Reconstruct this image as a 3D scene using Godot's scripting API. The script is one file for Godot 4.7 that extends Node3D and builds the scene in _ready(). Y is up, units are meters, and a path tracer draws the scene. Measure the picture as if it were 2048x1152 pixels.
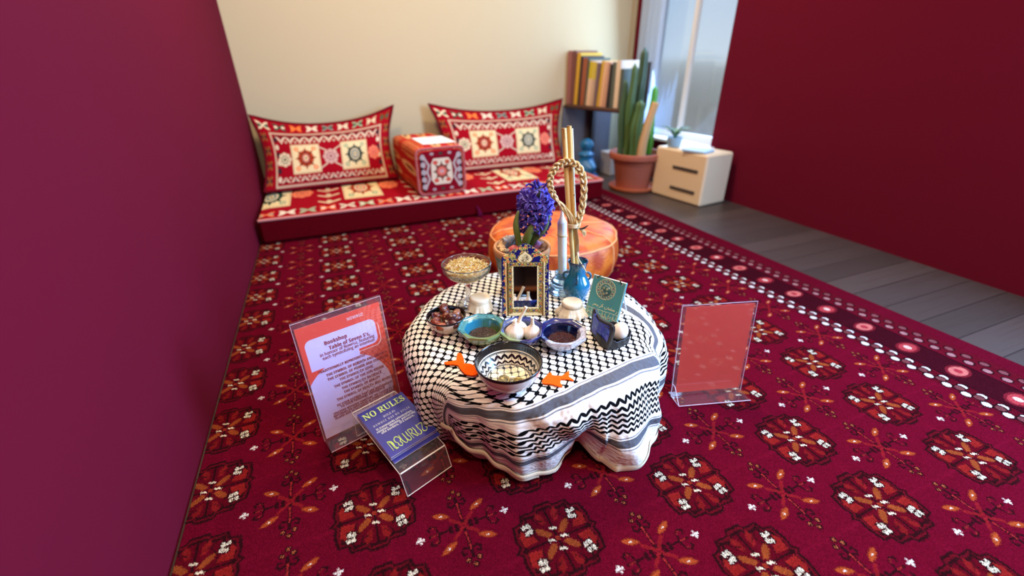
extends Node3D

const T := 0.245            # height of the cloth-covered table top
const FACE := -0.3837       # turn that faces the viewer
const RH := Vector3(0.9273, 0, 0.3743)
const NV := Vector3(-0.3743, 0, 0.9273)
var rng := RandomNumberGenerator.new()
var M := {}
var names := {}

# ---------------------------------------------------------------- mesh builder
class MB:
	var v := PackedVector3Array()
	var n := PackedVector3Array()
	var uv := PackedVector2Array()
	var c := PackedColorArray()
	var ix := PackedInt32Array()

	func grid(rows: Array, wrap := false, flip := false, uvs = null, cols = null, su := 1.0, sv := 1.0) -> void:
		var m: int = rows.size()
		var k: int = rows[0].size()
		var o := v.size()
		var nn := PackedVector3Array()
		nn.resize(m * k)
		var pos := PackedVector3Array()
		for r in rows:
			pos.append_array(r)
		for i in m - 1:
			for j in k - 1:
				var a := i * k + j
				var b := a + 1
				var d := a + k
				var e := d + 1
				var f: Vector3 = (pos[e] - pos[a]).cross(pos[d] - pos[b]) * (1.0 if flip else -1.0)
				nn[a] += f
				nn[b] += f
				nn[d] += f
				nn[e] += f
				if flip:
					ix.append_array([o + a, o + d, o + b, o + b, o + d, o + e])
				else:
					ix.append_array([o + a, o + b, o + d, o + b, o + e, o + d])
		if wrap:
			for i in m:
				var s: Vector3 = nn[i * k] + nn[i * k + k - 1]
				nn[i * k] = s
				nn[i * k + k - 1] = s
		for i in m:
			var tot := Vector3.ZERO
			var same := true
			for j in k:
				tot += nn[i * k + j]
				if pos[i * k + j].distance_squared_to(pos[i * k]) > 1e-12:
					same = false
			for j in k:
				var q: Vector3 = tot if same else nn[i * k + j]
				n.append(q.normalized() if q.length_squared() > 0.0 else Vector3.UP)
				v.append(pos[i * k + j])
				uv.append(uvs[i][j] if uvs else Vector2(su * j / (k - 1.0), sv * (1.0 - i / (m - 1.0))))
				c.append(cols[i][j] if cols else Color.WHITE)

	func tri(a: Vector3, b: Vector3, d: Vector3, out: Vector3, ua := Vector2.ZERO, ub := Vector2.ZERO, ud := Vector2.ZERO, col := Color.WHITE) -> void:
		var f := (b - a).cross(d - a)
		var o := v.size()
		var nr := f.normalized()
		if f.dot(out) < 0:
			nr = -nr
		v.append_array([a, b, d])
		n.append_array([nr, nr, nr])
		uv.append_array([ua, ub, ud])
		c.append_array([col, col, col])
		if f.dot(out) > 0:
			ix.append_array([o, o + 2, o + 1])
		else:
			ix.append_array([o, o + 1, o + 2])

	func quad(a: Vector3, b: Vector3, d: Vector3, e: Vector3, out: Vector3, col := Color.WHITE) -> void:
		tri(a, b, d, out, Vector2(0, 1), Vector2(1, 1), Vector2(1, 0), col)
		tri(a, d, e, out, Vector2(0, 1), Vector2(1, 0), Vector2(0, 0), col)

	func mesh() -> ArrayMesh:
		var a := []
		a.resize(Mesh.ARRAY_MAX)
		a[Mesh.ARRAY_VERTEX] = v
		a[Mesh.ARRAY_NORMAL] = n
		a[Mesh.ARRAY_TEX_UV] = uv
		a[Mesh.ARRAY_COLOR] = c
		a[Mesh.ARRAY_INDEX] = ix
		var m := ArrayMesh.new()
		m.add_surface_from_arrays(Mesh.PRIMITIVE_TRIANGLES, a)
		return m

	# box with chamfered edges
	func box(ce: Vector3, s: Vector3, b: float, bs := Basis.IDENTITY, col := Color.WHITE) -> void:
		var h := s * 0.5
		b = minf(b, minf(h.x, minf(h.y, h.z)) * 0.9)
		var P := func(x, y, z, ax):
			var p := Vector3(x * (h.x - (0.0 if ax == 0 else b)), y * (h.y - (0.0 if ax == 1 else b)), z * (h.z - (0.0 if ax == 2 else b)))
			return ce + bs * p
		for ax in 3:
			for sg in [-1, 1]:
				var q := []
				for st in [[-1, -1], [1, -1], [1, 1], [-1, 1]]:
					var e := [0, 0, 0]
					e[ax] = sg
					e[(ax + 1) % 3] = st[0]
					e[(ax + 2) % 3] = st[1]
					q.append(P.call(e[0], e[1], e[2], ax))
				var out := Vector3.ZERO
				out[ax] = sg
				quad(q[0], q[1], q[2], q[3], bs * out, col)
		for ax in 3:
			for s1 in [-1, 1]:
				for s2 in [-1, 1]:
					var a1: int = (ax + 1) % 3
					var a2: int = (ax + 2) % 3
					var e := [0, 0, 0]
					e[a1] = s1
					e[a2] = s2
					var out := Vector3(e[0], e[1], e[2])
					e[ax] = -1
					var p1 = P.call(e[0], e[1], e[2], a1)
					var p2 = P.call(e[0], e[1], e[2], a2)
					e[ax] = 1
					var p3 = P.call(e[0], e[1], e[2], a2)
					var p4 = P.call(e[0], e[1], e[2], a1)
					quad(p1, p2, p3, p4, bs * out, col)
		for x in [-1, 1]:
			for y in [-1, 1]:
				for z in [-1, 1]:
					tri(P.call(x, y, z, 0), P.call(x, y, z, 1), P.call(x, y, z, 2), bs * Vector3(x, y, z), Vector2.ZERO, Vector2.ZERO, Vector2.ZERO, col)

	# body of revolution; profile from outside bottom upwards, [radius, height]
	func lathe(pr: Array, seg := 48, at := Vector3.ZERO, fn = null, colfn = null, su := 1.0, sv := 1.0) -> void:
		var rows := []
		var cols := []
		for p in pr:
			var r := PackedVector3Array()
			var cc := PackedColorArray()
			for j in seg + 1:
				var t := TAU * (j % seg) / seg
				var rad: float = p[0]
				if fn:
					rad = fn.call(rad, p[1], t)
				r.append(at + Vector3(rad * cos(t), p[1], rad * sin(t)))
				cc.append(colfn.call(rad, p[1], t) if colfn else Color.WHITE)
			rows.append(r)
			cols.append(cc)
		grid(rows, true, false, null, cols, su, sv)

	# tube along a path
	func tube(path: Array, rad, sides := 8, cap := true, fl := 1.0, col := Color.WHITE) -> void:
		var rows := []
		var cols := []
		var k := path.size()
		var up := Vector3.UP
		var d0: Vector3 = (path[1] - path[0]).normalized()
		if absf(d0.y) > 0.9:
			up = Vector3.RIGHT
		var x := up.cross(d0).normalized()
		for i in k:
			var d: Vector3 = (path[mini(i + 1, k - 1)] - path[maxi(i - 1, 0)]).normalized()
			x = (x - d * x.dot(d)).normalized()
			var y := d.cross(x)
			var r: float = rad[i] if rad is Array else rad
			if cap and i == 0:
				rows.append(ring(path[i], x, y, 0.0, sides, fl))
			rows.append(ring(path[i], x, y, r, sides, fl))
			if cap and i == k - 1:
				rows.append(ring(path[i], x, y, 0.0, sides, fl))
		for r in rows:
			var cc := PackedColorArray()
			cc.resize(sides + 1)
			cc.fill(col)
			cols.append(cc)
		grid(rows, true, true, null, cols)

	func ring(p: Vector3, x: Vector3, y: Vector3, r: float, sides: int, fl: float) -> PackedVector3Array:
		var o := PackedVector3Array()
		for j in sides + 1:
			var t := TAU * (j % sides) / sides
			o.append(p + x * (r * cos(t)) + y * (r * fl * sin(t)))
		return o

	# ellipsoid whose radius a function of the direction can change
	func blob(ce: Vector3, s: Vector3, la := 14, lo := 20, bs := Basis.IDENTITY, fn = null, col = null) -> void:
		var rows := []
		var cols := []
		for i in la + 1:
			var r := PackedVector3Array()
			var cc := PackedColorArray()
			var p := -PI / 2 + PI * i / la
			for j in lo + 1:
				var t := TAU * (j % lo) / lo
				var d := Vector3(cos(p) * cos(t), sin(p), cos(p) * sin(t))
				if i == 0 or i == la:
					d = Vector3(0, signf(sin(p)), 0)
				var k: float = fn.call(d) if fn else 1.0
				r.append(ce + bs * (d * s * k))
				cc.append(col.call(d) if col is Callable else (col if col else Color.WHITE))
			rows.append(r)
			cols.append(cc)
		grid(rows, true, false, null, cols)

	# flat outline in x and y pushed to a thickness along z, with a bevelled front edge
	func slab(pts: PackedVector2Array, z0: float, z1: float, bev := 0.0, xf := Transform3D.IDENTITY, uvr := Rect2(), col := Color.WHITE) -> void:
		if Geometry2D.is_polygon_clockwise(pts):
			pts.reverse()
		var k := pts.size()
		var inn := PackedVector2Array()
		for i in k:
			var a := (pts[i] - pts[(i + k - 1) % k]).normalized()
			var b := (pts[(i + 1) % k] - pts[i]).normalized()
			var t := (a + b).normalized()
			var nn := Vector2(-t.y, t.x)
			inn.append(pts[i] + nn * bev)
		var ti := Geometry2D.triangulate_polygon(inn)
		var U := func(p: Vector2):
			return Vector2((p.x - uvr.position.x) / maxf(uvr.size.x, 1e-6), 1.0 - (p.y - uvr.position.y) / maxf(uvr.size.y, 1e-6)) if uvr.size.x > 0 else p
		for i in range(0, ti.size(), 3):
			var A := inn[ti[i]]
			var B := inn[ti[i + 1]]
			var D := inn[ti[i + 2]]
			tri(xf * Vector3(A.x, A.y, z1), xf * Vector3(B.x, B.y, z1), xf * Vector3(D.x, D.y, z1), xf.basis.z, U.call(A), U.call(B), U.call(D), col)
			tri(xf * Vector3(A.x, A.y, z0), xf * Vector3(B.x, B.y, z0), xf * Vector3(D.x, D.y, z0), -xf.basis.z, U.call(A), U.call(B), U.call(D), col)
		for i in k:
			var j := (i + 1) % k
			var e := pts[j] - pts[i]
			var out := xf.basis * Vector3(e.y, -e.x, 0)
			var zb := z1 - bev
			_q(xf, pts[i], z0, pts[j], z0, pts[j], zb, pts[i], zb, out, U, col)
			if bev > 0.0:
				_q(xf, pts[i], zb, pts[j], zb, inn[j], z1, inn[i], z1, out.normalized() + xf.basis.z, U, col)
			if bev > 0.0:
				_q(xf, inn[i], z0, inn[j], z0, pts[j], z0, pts[i], z0, -xf.basis.z, U, col)

	func _q(xf, a, za, b, zb, d, zd, e, ze, out, U, col) -> void:
		var A: Vector3 = xf * Vector3(a.x, a.y, za)
		var B: Vector3 = xf * Vector3(b.x, b.y, zb)
		var D: Vector3 = xf * Vector3(d.x, d.y, zd)
		var E: Vector3 = xf * Vector3(e.x, e.y, ze)
		tri(A, B, D, out, U.call(a), U.call(b), U.call(d), col)
		tri(A, D, E, out, U.call(a), U.call(d), U.call(e), col)


# ---------------------------------------------------------------- node helpers
func numbered(s: String) -> String:
	if not names.has(s):
		names[s] = 0
		return s
	names[s] += 1
	return "%s_%03d" % [s, names[s]]

func tag(o: Node3D, label: String, category: String, group := "", kind := "") -> void:
	if label: o.set_meta("label", label)
	if category: o.set_meta("category", category)
	if group: o.set_meta("group", group)
	if kind: o.set_meta("kind", kind)

func thing(called: String, label: String, category: String, at := Vector3.ZERO, turn := 0.0, group := "") -> Node3D:
	var o := Node3D.new()
	o.name = numbered(called)
	add_child(o)
	o.position = at
	o.rotation.y = turn
	tag(o, label, category, group)
	return o

func part(called: String, mb, m: Material, parent: Node3D = self, label := "") -> MeshInstance3D:
	var o := MeshInstance3D.new()
	o.mesh = mb.mesh() if mb is MB else mb
	o.material_override = m
	if parent == self:
		o.name = numbered(called)
		add_child(o)
	else:
		o.name = called
		parent.add_child(o, true)
	if label: o.set_meta("label", label)
	return o

func struct(called: String, mb, m: Material) -> MeshInstance3D:
	var o := part(called, mb, m)
	o.set_meta("kind", "structure")
	return o

func mat(c: Color, rough := 0.7, d := {}) -> StandardMaterial3D:
	var m := StandardMaterial3D.new()
	m.albedo_color = c
	m.roughness = rough
	if rough >= 0.8:
		m.metallic_specular = 0.15
	for k in d:
		m.set(k, d[k])
	return m

func c8(r: int, g: int, b: int) -> Color:
	return Color8(r, g, b)

func lin(r: int, g: int, b: int) -> Color:
	return Color8(r, g, b).srgb_to_linear()

func vmat(rough := 0.7, d := {}) -> StandardMaterial3D:
	var m := mat(Color.WHITE, rough, d)
	m.vertex_color_use_as_albedo = true
	return m

func noise_normal(freq: float, strength: float, size := 256, sd := 1, oct := 3) -> NoiseTexture2D:
	var f := FastNoiseLite.new()
	f.seed = sd
	f.frequency = freq
	f.fractal_octaves = oct
	var t := NoiseTexture2D.new()
	t.width = size
	t.height = size
	t.seamless = true
	t.noise = f
	t.as_normal_map = true
	t.bump_strength = strength
	return t

func catmull(p: Array, per := 6) -> Array:
	var o := []
	for i in p.size() - 1:
		var a = p[maxi(i - 1, 0)]
		var b = p[i]
		var c = p[i + 1]
		var d = p[mini(i + 2, p.size() - 1)]
		for k in per:
			var t := float(k) / per
			if b is Array:
				var q := []
				for e in b.size():
					q.append(0.5 * (2 * b[e] + (c[e] - a[e]) * t + (2 * a[e] - 5 * b[e] + 4 * c[e] - d[e]) * t * t + (3 * b[e] - a[e] - 3 * c[e] + d[e]) * t * t * t))
				o.append(q)
			else:
				o.append(b.cubic_interpolate(c, a, d, t))
	o.append(p[-1])
	return o

# piecewise-linear table lookup, [[x, y], ...]
func look(tb: Array, x: float) -> float:
	for i in tb.size() - 1:
		if x <= tb[i + 1][0]:
			var t := clampf((x - tb[i][0]) / (tb[i + 1][0] - tb[i][0]), 0.0, 1.0)
			return lerpf(tb[i][1], tb[i + 1][1], t)
	return tb[-1][1]

func looks(tb: Array, x: float) -> float:
	for i in tb.size() - 1:
		if x <= tb[i + 1][0]:
			var t := smoothstep(tb[i][0], tb[i + 1][0], x)
			return lerpf(tb[i][1], tb[i + 1][1], t)
	return tb[-1][1]

# ---------------------------------------------------------------- drawing into images
func poly(im: Image, p: PackedVector2Array, col: Color, wrap := false) -> void:
	if wrap:
		for ox in [-im.get_width(), 0, im.get_width()]:
			for oy in [-im.get_height(), 0, im.get_height()]:
				_poly(im, Transform2D(0, Vector2(ox, oy)) * p, col)
	else:
		_poly(im, p, col)

func _poly(im: Image, p: PackedVector2Array, col: Color) -> void:
	var lo := 1e9
	var hi := -1e9
	var lx := 1e9
	var hx := -1e9
	for q in p:
		lo = minf(lo, q.y)
		hi = maxf(hi, q.y)
		lx = minf(lx, q.x)
		hx = maxf(hx, q.x)
	if hi < 0 or hx < 0 or lo > im.get_height() or lx > im.get_width():
		return
	var k := p.size()
	for y in range(maxi(0, int(floor(lo))), mini(im.get_height() - 1, int(ceil(hi))) + 1):
		var yy := y + 0.5
		var xs := []
		for i in k:
			var a := p[i]
			var b := p[(i + 1) % k]
			if (a.y <= yy) != (b.y <= yy):
				xs.append(a.x + (yy - a.y) / (b.y - a.y) * (b.x - a.x))
		xs.sort()
		for i in range(0, xs.size() - 1, 2):
			var x0 := int(round(xs[i]))
			var x1 := int(round(xs[i + 1]))
			if x1 > x0:
				im.fill_rect(Rect2i(x0, y, x1 - x0, 1), col)

func disc(im: Image, ce: Vector2, rx: float, ry: float, col: Color, wrap := false, k := 14) -> void:
	var p := PackedVector2Array()
	for i in k:
		p.append(ce + Vector2(rx * cos(TAU * i / k), ry * sin(TAU * i / k)))
	poly(im, p, col, wrap)

func stroke(im: Image, pts: Array, w: float, col: Color, wrap := false) -> void:
	for i in pts.size() - 1:
		var a: Vector2 = pts[i]
		var b: Vector2 = pts[i + 1]
		if a.distance_to(b) < 0.01:
			continue
		var t := (b - a).normalized() * w * 0.5
		var nn := Vector2(-t.y, t.x)
		poly(im, PackedVector2Array([a - t + nn, b + t + nn, b + t - nn, a - t - nn]), col, wrap)

func leaf(im: Image, ce: Vector2, dir: Vector2, l: float, w: float, col: Color, wrap := false) -> void:
	var d := dir.normalized()
	var nn := Vector2(-d.y, d.x)
	var p := PackedVector2Array()
	for i in 12:
		var t := TAU * i / 12
		var u := cos(t)
		p.append(ce + d * u * l * 0.5 + nn * sin(t) * absf(sin(t)) ** 0.5 * w * 0.5)
	poly(im, p, col, wrap)

func grain(im: Image, amt: float, block := 1) -> void:
	var w := im.get_width()
	var h := im.get_height()
	var d := im.get_data()
	var r := rng
	var i := 0
	for y in h:
		for x in w:
			var k := 1.0 + (r.randf() - 0.5) * amt
			d[i] = clampi(int(d[i] * k), 0, 255)
			d[i + 1] = clampi(int(d[i + 1] * k), 0, 255)
			d[i + 2] = clampi(int(d[i + 2] * k), 0, 255)
			i += 3
	im.set_data(w, h, false, Image.FORMAT_RGB8, d)

# a knotted pile: the picture broken into knots whose edges wander
func knots(im: Image, k: int, jit: float) -> void:
	var src := im.duplicate() as Image
	var w := im.get_width()
	var h := im.get_height()
	for y in range(0, h, k):
		for x in range(0, w, k):
			var sx := posmod(int(x + k * 0.5 + rng.randf_range(-jit, jit)), w)
			var sy := posmod(int(y + k * 0.5 + rng.randf_range(-jit, jit)), h)
			var c := src.get_pixel(sx, sy)
			var g := rng.randf_range(0.84, 1.16)
			im.fill_rect(Rect2i(x, y, k, k), Color(c.r * g, c.g * g, c.b * g))

func canvas(w: int, h: int, col: Color) -> Image:
	var im := Image.create_empty(w, h, false, Image.FORMAT_RGB8)
	im.fill(col)
	return im

func tex(im: Image) -> ImageTexture:
	return ImageTexture.create_from_image(im)

func lettering(s: String, h: float, m: Material, parent: Node3D, xf: Transform3D, bold := false, serif := false, stretch := 1.0, called := "lettering") -> MeshInstance3D:
	var f := SystemFont.new()
	f.font_names = ["Droid Serif" if serif else "Droid Sans"]
	f.font_weight = 700 if bold else 400
	var t := TextMesh.new()
	t.text = s
	t.font = f
	t.font_size = 64
	t.pixel_size = h / 46.0
	t.depth = 0.0006
	t.curve_step = 3.0
	t.horizontal_alignment = HORIZONTAL_ALIGNMENT_CENTER
	var o := MeshInstance3D.new()
	o.name = called
	o.mesh = t
	o.material_override = m
	parent.add_child(o, true)
	o.transform = xf * Transform3D(Basis.from_scale(Vector3(stretch, 1, 1)), Vector3.ZERO)
	return o

# a frame of axes: x along, y up, z = outwards
func axes(at: Vector3, x: Vector3, y: Vector3) -> Transform3D:
	x = x.normalized()
	y = (y - x * y.dot(x)).normalized()
	return Transform3D(Basis(x, y, x.cross(y)), at)


func _ready() -> void:
	rng.seed = 7
	# ---- camera
	var cam := Camera3D.new()
	cam.name = "camera"
	add_child(cam)
	var at := CameraAttributesPhysical.new()
	at.frustum_focal_length = 18.31
	at.frustum_focus_distance = 1.09
	at.frustum_near = 0.05
	at.frustum_far = 60.0
	at.exposure_aperture = 1.6
	at.auto_exposure_enabled = false
	cam.attributes = at
	cam.transform = Transform3D(Basis(Vector3(0.92491948, -0.0119889, 0.37997397), Vector3(0.18353645, 0.88938621, -0.41869624), Vector3(-0.3329239, 0.45699938, 0.82481104)).orthonormalized(), Vector3(0, 0.9, 0))
	cam.fov = 66.49
	cam.current = true
	# ---- sky and exposure
	var env := Environment.new()
	env.background_mode = Environment.BG_SKY
	var sm := ProceduralSkyMaterial.new()
	sm.sky_top_color = c8(120, 165, 215)
	sm.sky_horizon_color = c8(190, 212, 232)
	sm.ground_bottom_color = c8(120, 125, 125)
	sm.ground_horizon_color = c8(170, 185, 195)
	sm.sky_energy_multiplier = 1.0
	var sky := Sky.new()
	sky.sky_material = sm
	env.sky = sky
	env.tonemap_mode = Environment.TONE_MAPPER_LINEAR
	env.tonemap_exposure = 1.09
	env.sdfgi_enabled = true
	env.ssao_enabled = true
	env.ssil_enabled = true
	var we := WorldEnvironment.new()
	we.name = "world"
	we.environment = env
	add_child(we)
	# ---- large lights
	area_light("daylight", Vector3(2.56, 1.15, -3.0), Vector3(-1, -0.15, 0.15), Vector2(0.9, 1.6), c8(170, 205, 255), 3.5)
	area_light("daylight_near", Vector3(2.56, 1.3, 0.25), Vector3(-1, -0.25, -0.35), Vector2(1.2, 1.6), c8(150, 196, 255), 21.0)
	materials()
	room()
	rug()
	seating()
	right_corner()
	leather_pouf()
	tablecloth()
	glass_and_bowls()
	triple_dish()
	mirror()
	hyacinth()
	candle_and_vase()
	tile_and_egg()
	small_things()
	cards()
	signs()

func area_light(called: String, p: Vector3, dir: Vector3, size: Vector2, col: Color, e: float) -> void:
	var l := AreaLight3D.new()
	l.name = called
	l.area_size = size
	l.light_color = col
	l.light_energy = e
	l.area_range = 12.0
	l.area_attenuation = 2.0
	l.shadow_enabled = true
	add_child(l)
	l.position = p
	l.look_at_from_position(p, p + dir, Vector3.UP if absf(dir.normalized().y) < 0.95 else Vector3.FORWARD)

func materials() -> void:
	M.cream_wall = mat(c8(196, 183, 146), 0.9, {"normal_enabled": true, "normal_texture": noise_normal(0.03, 1.0), "normal_scale": 0.15, "uv1_triplanar": true, "uv1_scale": Vector3(3, 3, 3)})
	M.red_wall = mat(c8(98, 17, 38), 0.85, {"normal_enabled": true, "normal_texture": M.cream_wall.normal_texture, "normal_scale": 0.15, "uv1_triplanar": true, "uv1_scale": Vector3(3, 3, 3)})
	M.white_paint = mat(c8(225, 228, 230), 0.5)
	M.ceiling = mat(c8(235, 230, 220), 0.9)
	M.grey_paint = mat(c8(105, 103, 108), 0.8)
	M.pile = noise_normal(0.35, 10.0, 512, 5, 2)
	M.weave = noise_normal(0.4, 3.0, 256, 9, 2)
	M.pane = mat(Color(0.9, 0.95, 1.0, 0.06), 0.02, {"transparency": BaseMaterial3D.TRANSPARENCY_ALPHA})
	M.acrylic = mat(Color(0.95, 0.96, 0.96, 0.015), 0.03, {"transparency": BaseMaterial3D.TRANSPARENCY_ALPHA})
	M.acrylic_edge = mat(c8(235, 225, 210), 0.2)
	M.glass = mat(Color(0.97, 0.98, 0.98, 0.02), 0.02, {"refraction_enabled": true, "refraction_scale": 0.05, "transparency": BaseMaterial3D.TRANSPARENCY_ALPHA})
	M.blue_glass = mat(Color(0.72, 0.86, 0.95, 0.05), 0.03, {"refraction_enabled": true, "refraction_scale": 0.05, "transparency": BaseMaterial3D.TRANSPARENCY_ALPHA})
	M.white_cotton = mat(c8(238, 226, 194), 0.9, {"normal_enabled": true, "normal_texture": M.weave, "normal_scale": 0.4, "uv1_triplanar": true, "uv1_scale": Vector3(12, 12, 12)})
	M.dark_wood = mat(c8(74, 46, 32), 0.45)
	M.deep_wood = mat(c8(58, 30, 18), 0.4)
	M.black_glaze = mat(c8(12, 12, 14), 0.12, {"clearcoat_enabled": true, "clearcoat": 0.6, "clearcoat_roughness": 0.05})
	M.straw = vmat(0.6)

# ------------------------------------------------------------------ room
func wall_box(called: String, lo: Vector3, hi: Vector3, m: Material) -> MeshInstance3D:
	var b := MB.new()
	b.box((lo + hi) * 0.5, hi - lo, 0.0005)
	return struct(called, b, m)

func room() -> void:
	# dark plank floor
	var im := canvas(512, 512, c8(66, 56, 50))
	for i in 8:
		var k := rng.randf_range(0.85, 1.12)
		im.fill_rect(Rect2i(0, i * 64, 512, 64), Color(0.27 * k, 0.225 * k, 0.20 * k))
		for s in 40:
			im.fill_rect(Rect2i(rng.randi_range(0, 500), i * 64 + rng.randi_range(0, 62), rng.randi_range(40, 200), 1), Color(0.24 * k, 0.19 * k, 0.165 * k))
		im.fill_rect(Rect2i(0, i * 64, 512, 2), c8(35, 28, 25))
	var fm := mat(Color.WHITE, 0.4, {"albedo_texture": tex(im), "uv1_triplanar": true, "uv1_scale": Vector3(1.0, 1.0, 1.0)})
	wall_box("floor", Vector3(-0.6, -0.13, -3.75), Vector3(2.85, -0.012, 1.4), fm)
	wall_box("wall_back", Vector3(-0.6, -0.02, -3.74), Vector3(2.85, 2.7, -3.62), M.cream_wall)
	wall_box("wall_left", Vector3(-0.6, -0.02, -3.63), Vector3(-0.45, 2.7, 1.4), M.red_wall)
	wall_box("wall_front", Vector3(-0.6, -0.02, 1.25), Vector3(2.85, 2.7, 1.4), M.red_wall)
	wall_box("ceiling", Vector3(-0.6, 2.6, -3.75), Vector3(2.85, 2.72, 1.4), M.ceiling)
	# right wall with two window openings, cut with booleans
	var w := CSGBox3D.new()
	w.name = "wall_right"
	w.size = Vector3(0.16, 2.72, 5.0)
	w.position = Vector3(2.70, 1.34, -1.1)
	w.material = M.red_wall
	for q in [[-2.98, 0.33, 0.86], [0.25, 0.5, 1.3]]:
		var h := CSGBox3D.new()
		h.name = "opening"
		h.operation = CSGShape3D.OPERATION_SUBTRACTION
		h.size = Vector3(0.4, 1.7, q[2])
		h.position = Vector3(0, q[1] + 0.85 - 1.34, q[0] + 1.1)
		h.material = M.white_paint
		w.add_child(h, true)
	add_child(w)
	w.set_meta("kind", "structure")
	var k := 1
	for q in [[-2.98, 0.33, 0.86], [0.25, 0.5, 1.3]]:
		var o := Node3D.new()
		o.name = "window_%d" % k
		k += 1
		add_child(o)
		o.set_meta("kind", "structure")
		var z0: float = q[0] - q[2] / 2
		var z1: float = q[0] + q[2] / 2
		var y0: float = q[1]
		var y1 := y0 + 1.7
		for e in [[Vector3(2.7, (y0 + y1) / 2, z0 + 0.025), Vector3(0.05, 1.7, 0.05)], [Vector3(2.7, (y0 + y1) / 2, z1 - 0.025), Vector3(0.05, 1.7, 0.05)], [Vector3(2.7, y0 + 0.025, q[0]), Vector3(0.05, 0.05, q[2] - 0.1)], [Vector3(2.7, y1 - 0.025, q[0]), Vector3(0.05, 0.05, q[2] - 0.1)], [Vector3(2.7, (y0 + y1) / 2, q[0]), Vector3(0.04, 1.6, 0.035)]]:
			var b := MB.new()
			b.box(e[0], e[1], 0.004)
			part("window_frame", b, M.white_paint, o)
		var b := MB.new()
		b.box(Vector3(2.7, (y0 + y1) / 2, q[0]), Vector3(0.006, 1.6, q[2] - 0.1), 0.0005)
		part("pane", b, M.pane, o)
		b = MB.new()
		b.box(Vector3(2.62, y0 - 0.012, q[0]), Vector3(0.12, 0.025, q[2] + 0.08), 0.005)
		part("window_sill", b, M.white_paint, o)
	# ceiling lamps
	for lp in [[Vector3(0.05, 2.52, 0.35), "leftmost near"], [Vector3(1.25, 2.52, 0.35), "near window side"], [Vector3(-0.02, 2.52, -2.3), "far left"], [Vector3(1.3, 2.52, -2.3), "far window side"]]:
		var p: Vector3 = lp[0]
		var t := thing("ceiling_lamp", "round warm ceiling lamp over the %s of the room" % {"leftmost near": "left wall side of the table", "near window side": "window side of the table", "far left": "left part of the floor mattress", "far window side": "right part of the floor mattress"}[lp[1]], "lamp", p, 0.0, "round ceiling lamps")
		var b := MB.new()
		b.lathe([[0.0, 0.0], [0.15, 0.0], [0.16, 0.01], [0.16, 0.07], [0.15, 0.08], [0.0, 0.08]], 32)
		part("lamp_body", b, M.white_paint, t)
		b = MB.new()
		b.lathe([[0.0, -0.012], [0.10, -0.010], [0.135, -0.004], [0.14, 0.0]], 32)
		part("lamp_diffuser", b, mat(c8(255, 235, 205), 0.5, {"emission_enabled": true, "emission": c8(255, 214, 160), "emission_energy_multiplier": 3.0}), t)
		area_light("lamp_light", p + Vector3(0, -0.02, 0), Vector3(0, -1, 0.001), Vector2(0.24, 0.24), c8(255, 226, 184), 2.75 if p.z > -1.0 else 3.15)
	# dark shelving behind the viewer, seen in the mirror
	var t := thing("wooden_shelving", "dark wooden shelving behind the viewer, seen only in the mirror", "shelving", Vector3(0.1, 0, 1.05))
	for x in [-0.5, 0.5]:
		var b := MB.new()
		b.box(Vector3(x, 0.75, 0), Vector3(0.03, 1.5, 0.35), 0.003)
		part("side_panel", b, M.deep_wood, t)
	for y in [0.05, 0.35, 0.65, 0.95, 1.25, 1.48]:
		var b := MB.new()
		b.box(Vector3(0, y, 0), Vector3(0.96, 0.03, 0.34), 0.003)
		part("shelf", b, mat(c8(120, 66, 28), 0.4), t)
	var b := MB.new()
	b.box(Vector3(0, 0.75, 0.165), Vector3(0.96, 1.4, 0.012), 0.002)
	part("back_panel", b, M.deep_wood, t)

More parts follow.
